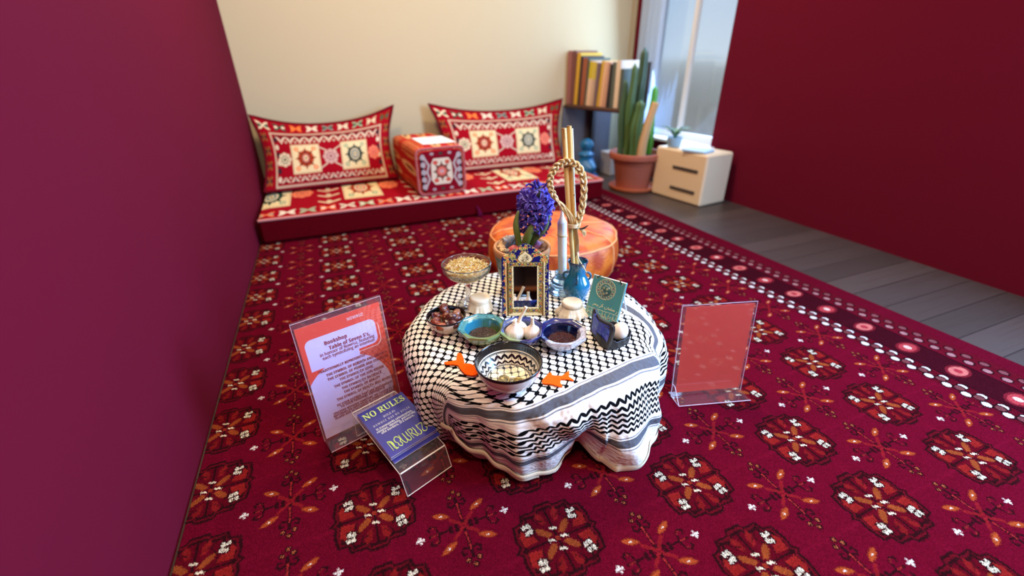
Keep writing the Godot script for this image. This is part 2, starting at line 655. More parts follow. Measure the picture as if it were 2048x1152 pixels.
# ------------------------------------------------------------------ rug
func gul(im: Image, ce: Vector2, U: float, W: float) -> void:
	var D := c8(46, 16, 20)
	var S := func(x, y): return ce + Vector2(x * U, y * W)
	var oc := [[-0.05, -0.42], [0.05, -0.42], [0.07, -0.37], [0.16, -0.37], [0.175, -0.29], [0.235, -0.27], [0.25, -0.12], [0.24, -0.04], [0.27, 0.0], [0.24, 0.04], [0.25, 0.12], [0.235, 0.27], [0.175, 0.29], [0.16, 0.37], [0.07, 0.37], [0.05, 0.42], [-0.05, 0.42], [-0.07, 0.37], [-0.16, 0.37], [-0.175, 0.29], [-0.235, 0.27], [-0.25, 0.12], [-0.24, 0.04], [-0.27, 0.0], [-0.24, -0.04], [-0.25, -0.12], [-0.235, -0.27], [-0.175, -0.29], [-0.16, -0.37], [-0.07, -0.37]]
	var ring := func(k: float, col: Color):
		var p := PackedVector2Array()
		for q in oc:
			p.append(S.call(q[0] * k, q[1] * k))
		poly(im, p, col, true)
	ring.call(1.0, D)
	ring.call(0.935, c8(100, 16, 28))
	ring.call(0.875, D)
	ring.call(0.80, c8(94, 12, 26))
	stroke(im, [S.call(0, -0.34), S.call(0, 0.34)], 14, D, true)
	stroke(im, [S.call(-0.21, 0), S.call(0.21, 0)], 14, D, true)
	for sx in [-1, 1]:
		for sy in [-1, 1]:
			var q := func(x, y): return S.call(x * sx, y * sy)
			# red flames beside the white clusters
			poly(im, PackedVector2Array([q.call(0.115, 0.045), q.call(0.205, 0.03), q.call(0.215, 0.15), q.call(0.185, 0.21), q.call(0.165, 0.12), q.call(0.135, 0.11)]), c8(140, 32, 30), true)
			poly(im, PackedVector2Array([q.call(0.025, 0.17), q.call(0.055, 0.19), q.call(0.08, 0.29), q.call(0.06, 0.335), q.call(0.03, 0.28)]), c8(124, 26, 28), true)
			# orange leaf of the central cross
			poly(im, PackedVector2Array([q.call(0.018, 0.055), q.call(0.05, 0.03), q.call(0.10, 0.10), q.call(0.112, 0.165), q.call(0.085, 0.16), q.call(0.05, 0.12)]), c8(146, 68, 34), true)
			stroke(im, [q.call(0.08, 0.22), q.call(0.10, 0.31), q.call(0.14, 0.33), q.call(0.17, 0.27)], 8, D, true)
			stroke(im, [q.call(0.115, 0.05), q.call(0.12, 0.13), q.call(0.095, 0.19)], 7, D, true)
			stroke(im, [q.call(0.045, 0.22), q.call(0.07, 0.25)], 6, D, true)
			var e := [[0.133, 0.165], [0.160, 0.155], [0.139, 0.225], [0.168, 0.225]]
			for w in e:
				var a: Vector2 = q.call(w[0], w[1])
				poly(im, PackedVector2Array([a + Vector2(-19, -19), a + Vector2(18, -21), a + Vector2(20, 20), a + Vector2(-18, 19)]), D, true)
			for w in e:
				var a: Vector2 = q.call(w[0], w[1])
				poly(im, PackedVector2Array([a + Vector2(-12, -14), a + Vector2(11, -16), a + Vector2(14, 9), a + Vector2(5, 15), a + Vector2(-12, 13)]), c8(236, 222, 190), true)
				stroke(im, [a + Vector2(-4, -14), a + Vector2(2, 6)], 3, D, true)
	for e in [[-0.042, 0.0, 0.0], [0.042, 0.0, 0.0], [0.0, -0.115, 1.0], [0.0, 0.115, 1.0]]:
		var a: Vector2 = S.call(e[0], e[1])
		poly(im, Transform2D(0.25, Vector2(0.9, 0.9), 0, a) * PackedVector2Array([Vector2(-26, -12), Vector2(-10, -5), Vector2(8, -12), Vector2(26, -2), Vector2(26, 12), Vector2(10, 5), Vector2(-8, 12), Vector2(-26, 3)]), c8(232, 216, 178), true)
	disc(im, ce, 15, 15, c8(150, 50, 34), true)

func star(im: Image, ce: Vector2, U: float, W: float) -> void:
	var D := c8(50, 16, 22)
	var S := func(x, y): return ce + Vector2(x * U, y * W)
	for sx in [-1, 1]:
		for sy in [-1, 1]:
			var q := func(x, y): return S.call(x * sx, y * sy)
			stroke(im, [q.call(0.01, 0.02), q.call(0.07, 0.11)], 22, c8(136, 28, 34), true)
			var a: Vector2 = q.call(0.118, 0.185)
			var dir := Vector2(sx * 0.11 * U, sy * 0.085 * W)
			leaf(im, a, dir, 122, 46, c8(134, 44, 28), true)
			leaf(im, a, dir, 108, 36, c8(172, 76, 38), true)
			for k in 3:
				disc(im, a + Vector2(-6 + 6 * k, 3 - 4 * (k % 2)), 4, 5, c8(242, 222, 204), true, 8)
			# curled hooks at the ends of the arms
			stroke(im, [q.call(0.012, 0.26), q.call(0.04, 0.24), q.call(0.058, 0.27), q.call(0.05, 0.31), q.call(0.034, 0.30)], 13, D, true)
			stroke(im, [q.call(0.155, 0.02), q.call(0.165, 0.08), q.call(0.19, 0.105), q.call(0.212, 0.085), q.call(0.205, 0.055)], 13, D, true)
			stroke(im, [q.call(0.165, 0.07), q.call(0.185, 0.09)], 5, c8(160, 42, 42), true)
			for e in [[0.035, 0.0], [0.072, 0.0]]:
				disc(im, q.call(e[0] + 0.008, 0.022), 15, 14, D, true, 10)
	for s in [-1, 1]:
		var q := func(x, y): return S.call(x * s, y * s)
		stroke(im, [q.call(0, 0.05), q.call(0, 0.34)], 22, D, true)
		stroke(im, [q.call(0, 0.08), q.call(0, 0.27)], 10, c8(160, 42, 42), true)
		stroke(im, [q.call(0.09, 0), q.call(0.21, 0)], 15, D, true)
		stroke(im, [q.call(0.16, 0), q.call(0.2, 0.0)], 7, c8(160, 42, 42), true)
		for e in [[-0.032, 0.37], [0.032, 0.37], [0.0, 0.425]]:
			disc(im, q.call(e[0], e[1]), 20, 19, D, true)
			disc(im, q.call(e[0], e[1]), 11, 10, c8(176, 96, 56), true)
			disc(im, q.call(e[0], e[1]), 5, 5, D, true, 8)
		for e in [[0.250, 0.0], [0.268, 0.028], [0.268, -0.028], [0.284, 0.0], [0.267, 0.0]]:
			disc(im, q.call(e[0], e[1]), 10, 9, c8(236, 222, 206), true, 8)

func rug() -> void:
	var U := 0.3541
	var W := 0.2118
	var iw := 1024
	var ih := 612
	var im := canvas(iw, ih, c8(106, 12, 34))
	gul(im, Vector2(iw / 2.0, ih / 2.0), iw, ih)
	star(im, Vector2(0, 0), iw, ih)
	knots(im, 4, 5.0)
	grain(im, 0.3)
	var fm := mat(Color.WHITE, 0.95, {"albedo_texture": tex(im), "normal_enabled": true, "normal_texture": M.pile, "normal_scale": 1.0, "specular_mode": BaseMaterial3D.SPECULAR_DISABLED})
	var t := thing("rug", "large crimson woven rug with repeating octagon medallions across the floor", "rug")
	# field: the lattice of medallions has its origin at (0.3041, -2.6287)
	var X0 := -0.44
	var X1 := 1.615
	var Z0 := -3.3
	var Z1 := 1.0
	var rows := []
	var uvs := []
	var ny := 60
	var nx := 40
	for i in ny + 1:
		var r := PackedVector3Array()
		var u := PackedVector2Array()
		for j in nx + 1:
			var x := lerpf(X0, X1, float(j) / nx)
			var z := lerpf(Z1, Z0, float(i) / ny)
			r.append(Vector3(x, 0.0008 * sin(x * 5.0 + z * 3.0), z))
			u.append(Vector2((x - 0.3041) / U + 0.5, (z + 2.6287) / W + 0.5))
		rows.append(r)
		uvs.append(u)
	var b := MB.new()
	b.grid(rows, false, true, uvs)
	part("field", b, fm, t)
	# border along the right edge
	var bw := 512
	var bl := 1024
	var bi := canvas(bw, bl, c8(100, 13, 32))
	var per := 0.58     # length of one repeat
	var k := bw / 0.365 # pixels per metre across, from x = 1.615 to 1.98
	var ky := bl / per
	var R := func(x0, x1, col): bi.fill_rect(Rect2i(int((x0 - 1.615) * k), 0, int((x1 - x0) * k), bl), col)
	R.call(1.623, 1.682, c8(92, 14, 28))
	R.call(1.69, 1.80, c8(62, 14, 24))
	R.call(1.685, 1.69, c8(40, 12, 18))
	R.call(1.80, 1.805, c8(40, 12, 18))
	R.call(1.812, 1.90, c8(96, 16, 30))
	for i in 12:
		for e in [[1.637, 0.0, 1.0], [1.668, 0.5, 1.0], [1.652, 0.5, 0.5], [1.832, 0.25, 0.72], [1.868, 0.75, 0.55]]:
			var p := Vector2((e[0] - 1.615) * k, (i + e[1]) * bl / 12.0)
			var g: float = e[2]
			disc(bi, p, 0.017 * k, 0.016 * ky, c8(40, 14, 18), true)
			disc(bi, p, 0.012 * k, 0.012 * ky, Color(0.92 * g, 0.80 * g * g + 0.04, 0.74 * g * g + 0.06), true)
	for i in 4:
		var p := Vector2((1.747 - 1.615) * k, (i + 0.5) * bl / 4.0)
		disc(bi, p, 0.044 * k, 0.03 * ky, c8(120, 30, 40), true)
		disc(bi, p, 0.034 * k, 0.022 * ky, c8(178, 62, 66) if i % 2 else c8(205, 110, 100), true)
		disc(bi, p, 0.012 * k, 0.012 * ky, c8(225, 190, 170) if i % 2 else c8(170, 50, 60), true)
	knots(bi, 2, 2.0)
	grain(bi, 0.2)
	var bm := mat(Color.WHITE, 0.95, {"albedo_texture": tex(bi), "normal_enabled": true, "normal_texture": M.pile, "normal_scale": 1.0, "specular_mode": BaseMaterial3D.SPECULAR_DISABLED})
	b = MB.new()
	rows = []
	uvs = []
	for i in 41:
		var z := lerpf(Z1, Z0, i / 40.0)
		var r := PackedVector3Array()
		var u := PackedVector2Array()
		for e in [[1.615, 0.0, 0.0], [1.8, 0.0, 0.507], [1.972, -0.0005, 0.978], [1.979, -0.005, 0.99], [1.98, -0.0115, 1.0]]:
			r.append(Vector3(e[0], e[1], z))
			u.append(Vector2(e[2], z / per))
		rows.append(r)
		uvs.append(u)
	b.grid(rows, false, true, uvs)
	part("border", b, bm, t)
	b = MB.new()
	b.box(Vector3((X0 + 1.98) / 2, -0.0067, (Z0 + Z1) / 2), Vector3(1.97 - X0, 0.0094, Z1 - Z0), 0.001)
	part("backing", b, mat(c8(70, 14, 22), 0.95), t)

# ------------------------------------------------------------------ seating
func medallion(im: Image, ce: Vector2, r: Vector2, star_c: Color, mid: Color, corner: Color) -> void:
	var cream := c8(226, 208, 158)
	im.fill_rect(Rect2i(Vector2i(ce - r), Vector2i(r * 2)), cream)
	for i in 14:     # little teeth round the edge
		for s in [-1, 1]:
			disc(im, ce + Vector2(lerpf(-0.93, 0.93, i / 13.0) * r.x, s * 0.93 * r.y), r.x * 0.035, r.y * 0.035, c8(150, 110, 70), false, 6)
			disc(im, ce + Vector2(s * 0.93 * r.x, lerpf(-0.93, 0.93, i / 13.0) * r.y), r.x * 0.035, r.y * 0.035, c8(150, 110, 70), false, 6)
	for sx in [-1, 1]:
		for sy in [-1, 1]:
			disc(im, ce + Vector2(sx * 0.62 * r.x, sy * 0.66 * r.y), r.x * 0.17, r.y * 0.15, corner)
			disc(im, ce + Vector2(sx * 0.62 * r.x, sy * 0.66 * r.y), r.x * 0.06, r.y * 0.06, cream)
	var p := PackedVector2Array()
	for i in 32:
		var a := TAU * i / 32
		var k := 0.78 if i % 4 == 0 else (0.60 if i % 4 == 2 else 0.52)
		p.append(ce + Vector2(cos(a) * k * r.x, sin(a) * k * r.y))
	poly(im, p, star_c)
	for i in 8:
		var a := TAU * i / 8
		disc(im, ce + Vector2(cos(a) * 0.5 * r.x, sin(a) * 0.5 * r.y), r.x * 0.1, r.y * 0.09, star_c.darkened(0.35))
	disc(im, ce, r.x * 0.36, r.y * 0.42, mid, false, 20)
	disc(im, ce, r.x * 0.26, r.y * 0.3, star_c.lightened(0.35), false, 20)
	disc(im, ce, r.x * 0.14, r.y * 0.18, cream, false, 12)
	disc(im, ce, r.x * 0.06, r.y * 0.08, c8(60, 40, 60), false, 8)

func rosette(im: Image, ce: Vector2, r: float, a: Color, b: Color) -> void:
	for i in 8:
		disc(im, ce + Vector2.from_angle(TAU * i / 8) * r * 0.7, r * 0.33, r * 0.33, a)
	disc(im, ce, r * 0.6, r * 0.6, a)
	for i in 8:
		disc(im, ce + Vector2.from_angle(TAU * (i + 0.5) / 8) * r * 0.5, r * 0.12, r * 0.12, b)
	disc(im, ce, r * 0.2, r * 0.2, b)

func cross_motif(im: Image, ce: Vector2, r: Vector2, a: Color, b: Color) -> void:
	for sx in [-1, 1]:
		for sy in [-1, 1]:
			leaf(im, ce + Vector2(sx * r.x * 0.5, sy * r.y * 0.5), Vector2(sx * r.x, sy * r.y), r.length() * 0.9, r.y * 0.6, a)
	disc(im, ce + Vector2(r.x * 0.55, 0), r.x * 0.3, r.y * 0.4, b)
	disc(im, ce - Vector2(r.x * 0.55, 0), r.x * 0.3, r.y * 0.4, b)
	disc(im, ce, r.x * 0.2, r.y * 0.25, a)

func hooks(im: Image, y0: float, y1: float, x0: float, x1: float, n: int) -> void:
	var cr := c8(214, 198, 168)
	for i in n:
		var x := lerpf(x0, x1, (i + 0.5) / n)
		var w := (x1 - x0) / n
		var d := y1 - y0
		stroke(im, [Vector2(x - w * 0.45, y0), Vector2(x, y0 + d * 0.75), Vector2(x + w * 0.45, y0)], d * 0.13, cr)
		stroke(im, [Vector2(x - w * 0.3, y0 + d * 0.1), Vector2(x, y0 + d * 0.45), Vector2(x + w * 0.3, y0 + d * 0.1)], d * 0.12, cr)
		disc(im, Vector2(x, y0 + d * 0.18), w * 0.11, d * 0.12, c8(40, 70, 60) if i % 2 else c8(50, 30, 34))
		disc(im, Vector2(x + w * 0.5, y0 + d * 0.62), w * 0.13, d * 0.16, cr)
		disc(im, Vector2(x + w * 0.5, y0 + d * 0.62), w * 0.05, d * 0.07, c8(40, 30, 34))

func pillow_image() -> Image:
	var red := c8(150, 10, 28)
	var im := canvas(1024, 512, red)
	var cs := [c8(226, 214, 172), c8(44, 78, 62), c8(232, 112, 50), c8(228, 214, 190), c8(128, 140, 130), c8(214, 202, 176), c8(150, 178, 140), c8(200, 176, 140), c8(120, 66, 34)]
	for i in 9:
		cross_motif(im, Vector2(60 + i * 113, 60), Vector2(44, 34), cs[i], c8(225, 205, 170) if i % 2 else (c8(238, 130, 70) if i == 2 else c8(60, 90, 70)))
	for y in [150, 250, 350, 450]:
		for x in [30, 994]:
			cross_motif(im, Vector2(x, y), Vector2(24, 34), c8(150, 84, 44), c8(40, 50, 44))
	# inner panel
	im.fill_rect(Rect2i(80, 112, 864, 390), c8(196, 172, 142))
	im.fill_rect(Rect2i(94, 126, 836, 362), red)
	im.fill_rect(Rect2i(110, 136, 804, 8), c8(50, 50, 48))
	hooks(im, 146, 212, 120, 904, 11)
	hooks(im, 478, 425, 120, 904, 11)
	for x in [112, 912]:
		for i in 6:
			disc(im, Vector2(x, 170 + i * 56), 15, 20, c8(215, 200, 170) if i % 2 else c8(58, 34, 44))
	medallion(im, Vector2(325, 318), Vector2(108, 108), c8(176, 60, 30), c8(120, 50, 40), c8(232, 130, 76))
	medallion(im, Vector2(700, 318), Vector2(108, 108), c8(38, 62, 58), c8(196, 186, 150), c8(150, 168, 130))
	rosette(im, Vector2(512, 318), 58, c8(196, 160, 146), c8(150, 90, 96))
	rosette(im, Vector2(865, 318), 52, c8(222, 122, 96), c8(190, 90, 80))
	rosette(im, Vector2(160, 318), 52, c8(214, 196, 160), c8(60, 80, 60))
	for sx in [-1, 1]:
		for cx in [512.0]:
			stroke(im, [Vector2(cx + sx * 88, 232), Vector2(cx + sx * 30, 268)], 10, c8(205, 190, 160))
			stroke(im, [Vector2(cx + sx * 88, 404), Vector2(cx + sx * 30, 370)], 10, c8(205, 190, 160))
	grain(im, 0.15, 1)
	return im

func cushion_mesh(bl: Vector3, br: Vector3, tl: Vector3, tr: Vector3, sag: float, thick: float, fwd: Vector3) -> MB:
	var b := MB.new()
	var nu := 40
	var nv := 20
	for side in [1, -1]:
		var rows := []
		var uvs := []
		for i in nv + 1:
			var r := PackedVector3Array()
			var u := PackedVector2Array()
			var vv := float(i) / nv
			for j in nu + 1:
				var uu := float(j) / nu
				var p := bl.lerp(br, uu).lerp(tl.lerp(tr, uu), vv)
				p.y -= sag * pow(vv, 1.5) * (1.0 - pow(absf(2 * uu - 1), 2.2))
				p += (tr - tl).normalized() * (0.5 - uu) * 0.10 * sin(PI * vv) * absf(2 * uu - 1)
				var k := pow(clampf(sin(PI * uu), 0, 1), 0.55) * pow(clampf(sin(PI * vv), 0, 1), 0.6)
				k *= 1.0 + 0.04 * sin(uu * 17.0) * sin(vv * 9.0)
				r.append(p + fwd * (side * thick * k))
				u.append(Vector2(uu, 1.0 - vv))
			rows.append(r)
			uvs.append(u)
		b.grid(rows, false, side == 1, uvs)
	return b

func edge_path(bl: Vector3, br: Vector3, tl: Vector3, tr: Vector3, sag: float) -> Array:
	var o := []
	var P := func(uu, vv):
		var p: Vector3 = bl.lerp(br, uu).lerp(tl.lerp(tr, uu), vv)
		p.y -= sag * pow(vv, 1.5) * (1.0 - pow(absf(2 * uu - 1), 2.2))
		p += (tr - tl).normalized() * (0.5 - uu) * 0.10 * sin(PI * vv) * absf(2 * uu - 1)
		return p
	for i in 24: o.append(P.call(i / 24.0, 0.0))
	for i in 12: o.append(P.call(1.0, i / 12.0))
	for i in 24: o.append(P.call(1.0 - i / 24.0, 1.0))
	for i in 13: o.append(P.call(0.0, 1.0 - i / 12.0))
	return o

func seating() -> void:
	var red := c8(150, 10, 28)
	var cloth := {"normal_enabled": true, "normal_texture": M.weave, "normal_scale": 0.6}
	# seat pattern
	var im := canvas(1024, 512, red)
	for i in 2:
		var x := i * 512
		im.fill_rect(Rect2i(x + 150, 90, 220, 300), c8(226, 208, 158))
		medallion(im, Vector2(x + 260, 240), Vector2(110, 150), c8(44, 74, 62) if i == 0 else c8(176, 60, 30), c8(210, 196, 160), c8(150, 168, 130))
		rosette(im, Vector2(x + 430, 240), 62, c8(222, 122, 84), c8(190, 90, 70))
		for s in [-1, 1]:
			for k in 5:
				stroke(im, [Vector2(x + 120 + s * 2, 60 + k * 80), Vector2(x + 60, 90 + k * 80), Vector2(x + 10, 60 + k * 80)], 12, c8(220, 204, 162))
				disc(im, Vector2(x + 64, 50 + k * 84), 16, 14, c8(200, 190, 150))
	for i in 10:
		cross_motif(im, Vector2(50 + i * 103, 462), Vector2(46, 26), [c8(226, 214, 190), c8(150, 178, 140), c8(228, 120, 76)][i % 3], [c8(160, 150, 130), c8(220, 210, 190)][i % 2])
		cross_motif(im, Vector2(50 + i * 103, 34), Vector2(46, 22), [c8(226, 214, 190), c8(228, 120, 76)][i % 2], c8(60, 80, 66))
	grain(im, 0.15)
	var d := cloth.duplicate()
	d.albedo_texture = tex(im)
	var seat_m := mat(Color.WHITE, 0.92, d)
	var plain := mat(c8(88, 3, 13), 0.9, cloth)
	var pipe := mat(c8(196, 128, 118), 0.85)
	var t := thing("floor_mattress", "long low crimson floor mattress with patterned top and pale piping against the wall", "mattress")
	var X0 := -0.43
	var X1 := 1.80
	var Z0 := -3.60
	var Z1 := -2.665
	var b := MB.new()
	b.box(Vector3((X0 + X1) / 2, 0.072, (Z0 + Z1) / 2), Vector3(X1 - X0, 0.138, Z1 - Z0), 0.018)
	part("body", b, plain, t)
	b = MB.new()
	var rows := []
	var uvs := []
	for i in 13:
		var r := PackedVector3Array()
		var u := PackedVector2Array()
		for j in 61:
			var fu := j / 60.0
			var fv := i / 12.0
			var k := pow(sin(PI * clampf(fv, 0.0, 1.0)), 0.4) * pow(sin(PI * fu), 0.2)
			r.append(Vector3(lerpf(X0 + 0.01, X1 - 0.012, fu), 0.1405 + 0.012 * k, lerpf(Z1 - 0.012, Z0 + 0.01, fv)))
			u.append(Vector2(fu * 2.0 + 0.22, 1.0 - fv))
		rows.append(r)
		uvs.append(u)
	b.grid(rows, false, true, uvs)
	part("top_panel", b, seat_m, t)
	b = MB.new()
	b.tube([Vector3(X0 + 0.01, 0.141, Z1 - 0.006), Vector3(0.6, 0.141, Z1 - 0.005), Vector3(X1 - 0.03, 0.141, Z1 - 0.005), Vector3(X1 - 0.008, 0.141, Z1 - 0.012), Vector3(X1 - 0.005, 0.141, Z1 - 0.04), Vector3(X1 - 0.005, 0.141, Z0 + 0.02)], 0.0085, 8)
	part("piping", b, pipe, t)
	b = MB.new()
	for i in 9:
		var a := TAU * i / 9
		b.tube([Vector3(0.83, 0.075, -2.657), Vector3(0.845 + 0.006 * cos(a), 0.05, -2.652 + 0.006 * sin(a)), Vector3(0.85 + 0.014 * cos(a), 0.012, -2.645 + 0.012 * sin(a))], 0.003, 5)
	part("tassel", b, mat(c8(92, 14, 52), 0.9), t)
	# cushions
	var pim := tex(pillow_image())
	d = cloth.duplicate()
	d.albedo_texture = pim
	var pm := mat(Color.WHITE, 0.92, d)
	var dark := mat(c8(96, 12, 24), 0.9)
	for e in [["large kilim cushion with one orange and one green medallion, propped right of the cube bolster", Vector3(0.80, 0.165, -3.27), Vector3(1.79, 0.165, -3.27), Vector3(0.77, 0.628, -3.53), Vector3(1.90, 0.623, -3.53), 0.075], ["kilim cushion propped at the left end of the floor mattress, left of the cube bolster", Vector3(-0.42, 0.17, -3.22), Vector3(0.44, 0.17, -3.26), Vector3(-0.43, 0.61, -3.52), Vector3(0.505, 0.632, -3.51), 0.09]]:
		t = thing("back_cushion", e[0], "cushion", Vector3.ZERO, 0.0, "kilim back cushions")
		var fwd := Vector3(0, 0.48, 0.877)
		part("cover", cushion_mesh(e[1], e[2], e[3], e[4], e[5], 0.072, fwd), pm, t)
		b = MB.new()
		b.tube(edge_path(e[1], e[2], e[3], e[4], e[5]), 0.009, 8)
		part("piping", b, dark, t)
	# cube bolster
	im = canvas(512, 512, c8(126, 12, 30))
	for s in [-1, 1]:
		for k in 5:
			disc(im, Vector2(256 + s * 216, 70 + k * 92), 30, 38, c8(176, 164, 156))
			disc(im, Vector2(256 + s * 232, 116 + k * 92), 18, 22, c8(30, 24, 34))
		stroke(im, [Vector2(256 + s * 205, 60), Vector2(256 + s * 150, 170), Vector2(256 + s * 175, 256), Vector2(256 + s * 150, 342), Vector2(256 + s * 205, 452)], 22, c8(186, 172, 160))
	for s in [-1, 1]:
		for x in [150, 256, 362]:
			disc(im, Vector2(x, 256 + s * 222), 24, 18, c8(168, 152, 146) if x != 256 else c8(60, 60, 50))
	var p := PackedVector2Array()
	for q in [[-0.7, -1], [0.7, -1], [0.95, -0.6], [1.0, 0.6], [0.7, 1], [-0.7, 1], [-1.0, 0.6], [-0.95, -0.6]]:
		p.append(Vector2(256 + q[0] * 130, 256 + q[1] * 165))
	poly(im, p, c8(222, 206, 172))
	for sx in [-1, 1]:
		for sy in [-1, 1]:
			disc(im, Vector2(256 + sx * 72, 256 + sy * 112), 30, 26, c8(206, 84, 64))
	var st := PackedVector2Array()
	for i in 32:
		var a := TAU * i / 32
		var k := 118.0 if i % 4 == 0 else 76.0
		st.append(Vector2(256 + cos(a) * k * 0.95, 256 + sin(a) * k * 1.1))
	poly(im, st, c8(112, 48, 34))
	disc(im, Vector2(256, 256), 58, 60, c8(212, 110, 92), false, 20)
	disc(im, Vector2(256, 256), 24, 22, c8(232, 190, 176))
	disc(im, Vector2(256, 256), 10, 10, c8(80, 50, 90))
	grain(im, 0.15)
	d = cloth.duplicate()
	d.albedo_texture = tex(im)
	var endm := mat(Color.WHITE, 0.92, d)
	im = canvas(512, 256, c8(176, 34, 30))
	for i in 14:
		for k in 3:
			leaf(im, Vector2(20 + i * 37 + 12 * (k % 2), 50 + k * 78), Vector2(0.15, 1), 78, 24, [c8(206, 140, 84), c8(216, 176, 120), c8(196, 84, 48)][(i + k) % 3])
			leaf(im, Vector2(20 + i * 37 + 12 * (k % 2), 50 + k * 78), Vector2(0.15, 1), 40, 8, c8(120, 50, 34))
	grain(im, 0.15)
	d = cloth.duplicate()
	d.albedo_texture = tex(im)
	var sidem := mat(Color.WHITE, 0.92, d)
	t = thing("cube_bolster", "box-shaped kilim bolster with a star medallion on its end, between the two cushions", "bolster", Vector3(0.645, 0.155, -2.75), 0.06)
	var hw := 0.158
	var hh := 0.288
	var ln := 0.66
	b = MB.new()
	rows = []
	for e in [[0.0, 0.86], [-0.008, 0.95], [-0.03, 1.0], [-ln * 0.5, 1.005], [-ln + 0.03, 1.0], [-ln, 0.9]]:
		var r := PackedVector3Array()
		for j in 65:
			var a := TAU * (j % 64) / 64 + PI / 4
			var cx := signf(cos(a)) * pow(absf(cos(a)), 0.22)
			var cy := signf(sin(a)) * pow(absf(sin(a)), 0.22)
			r.append(Vector3(cx * hw * e[1], hh / 2 + cy * hh / 2 * e[1], e[0]))
		rows.append(r)
	b.grid(rows, true, false, null, null, 4.0, 1.0)
	part("cover", b, sidem, t)
	for q in [[0.0, endm, 1], [-ln, endm, -1]]:
		var pts := PackedVector2Array()
		for j in 48:
			var a := TAU * j / 48
			pts.append(Vector2(signf(cos(a)) * pow(absf(cos(a)), 0.22) * hw * 0.87, hh / 2 + signf(sin(a)) * pow(absf(sin(a)), 0.22) * hh / 2 * 0.87))
		b = MB.new()
		b.slab(pts, -0.004, 0.006, 0.003, Transform3D(Basis.IDENTITY if q[2] > 0 else Basis(Vector3.UP, PI), Vector3(0, 0, q[0])), Rect2(-hw * 0.87, hh * 0.065, hw * 1.74, hh * 0.87))
		part("end_panel", b, q[1], t)
	b = MB.new()
	var pa := []
	for j in 65:
		var a := TAU * j / 64
		pa.append(Vector3(signf(cos(a)) * pow(absf(cos(a)), 0.22) * hw * 0.97, hh / 2 + signf(sin(a)) * pow(absf(sin(a)), 0.22) * hh / 2 * 0.97, -0.008))
	b.tube(pa, 0.008, 8)
	part("piping", b, mat(c8(180, 96, 92), 0.85), t)
	# the sheet of paper lying on it
	t = thing("paper_sheet", "white sheet of paper with faint lines lying on top of the cube bolster", "paper", Vector3(0.665, 0.4472, -3.02), 0.06)
	b = MB.new()
	b.box(Vector3.ZERO, Vector3(0.215, 0.0015, 0.30), 0.0004)
	part("sheet", b, mat(c8(240, 240, 240), 0.8), t)
	for i in 7:
		b = MB.new()
		b.box(Vector3(rng.randf_range(-0.015, 0.01), 0.001, -0.09 + i * 0.028), Vector3(rng.randf_range(0.1, 0.16), 0.0006, 0.005), 0.0001)
		part("printed_line", b, mat(c8(170, 170, 172), 0.8), t)

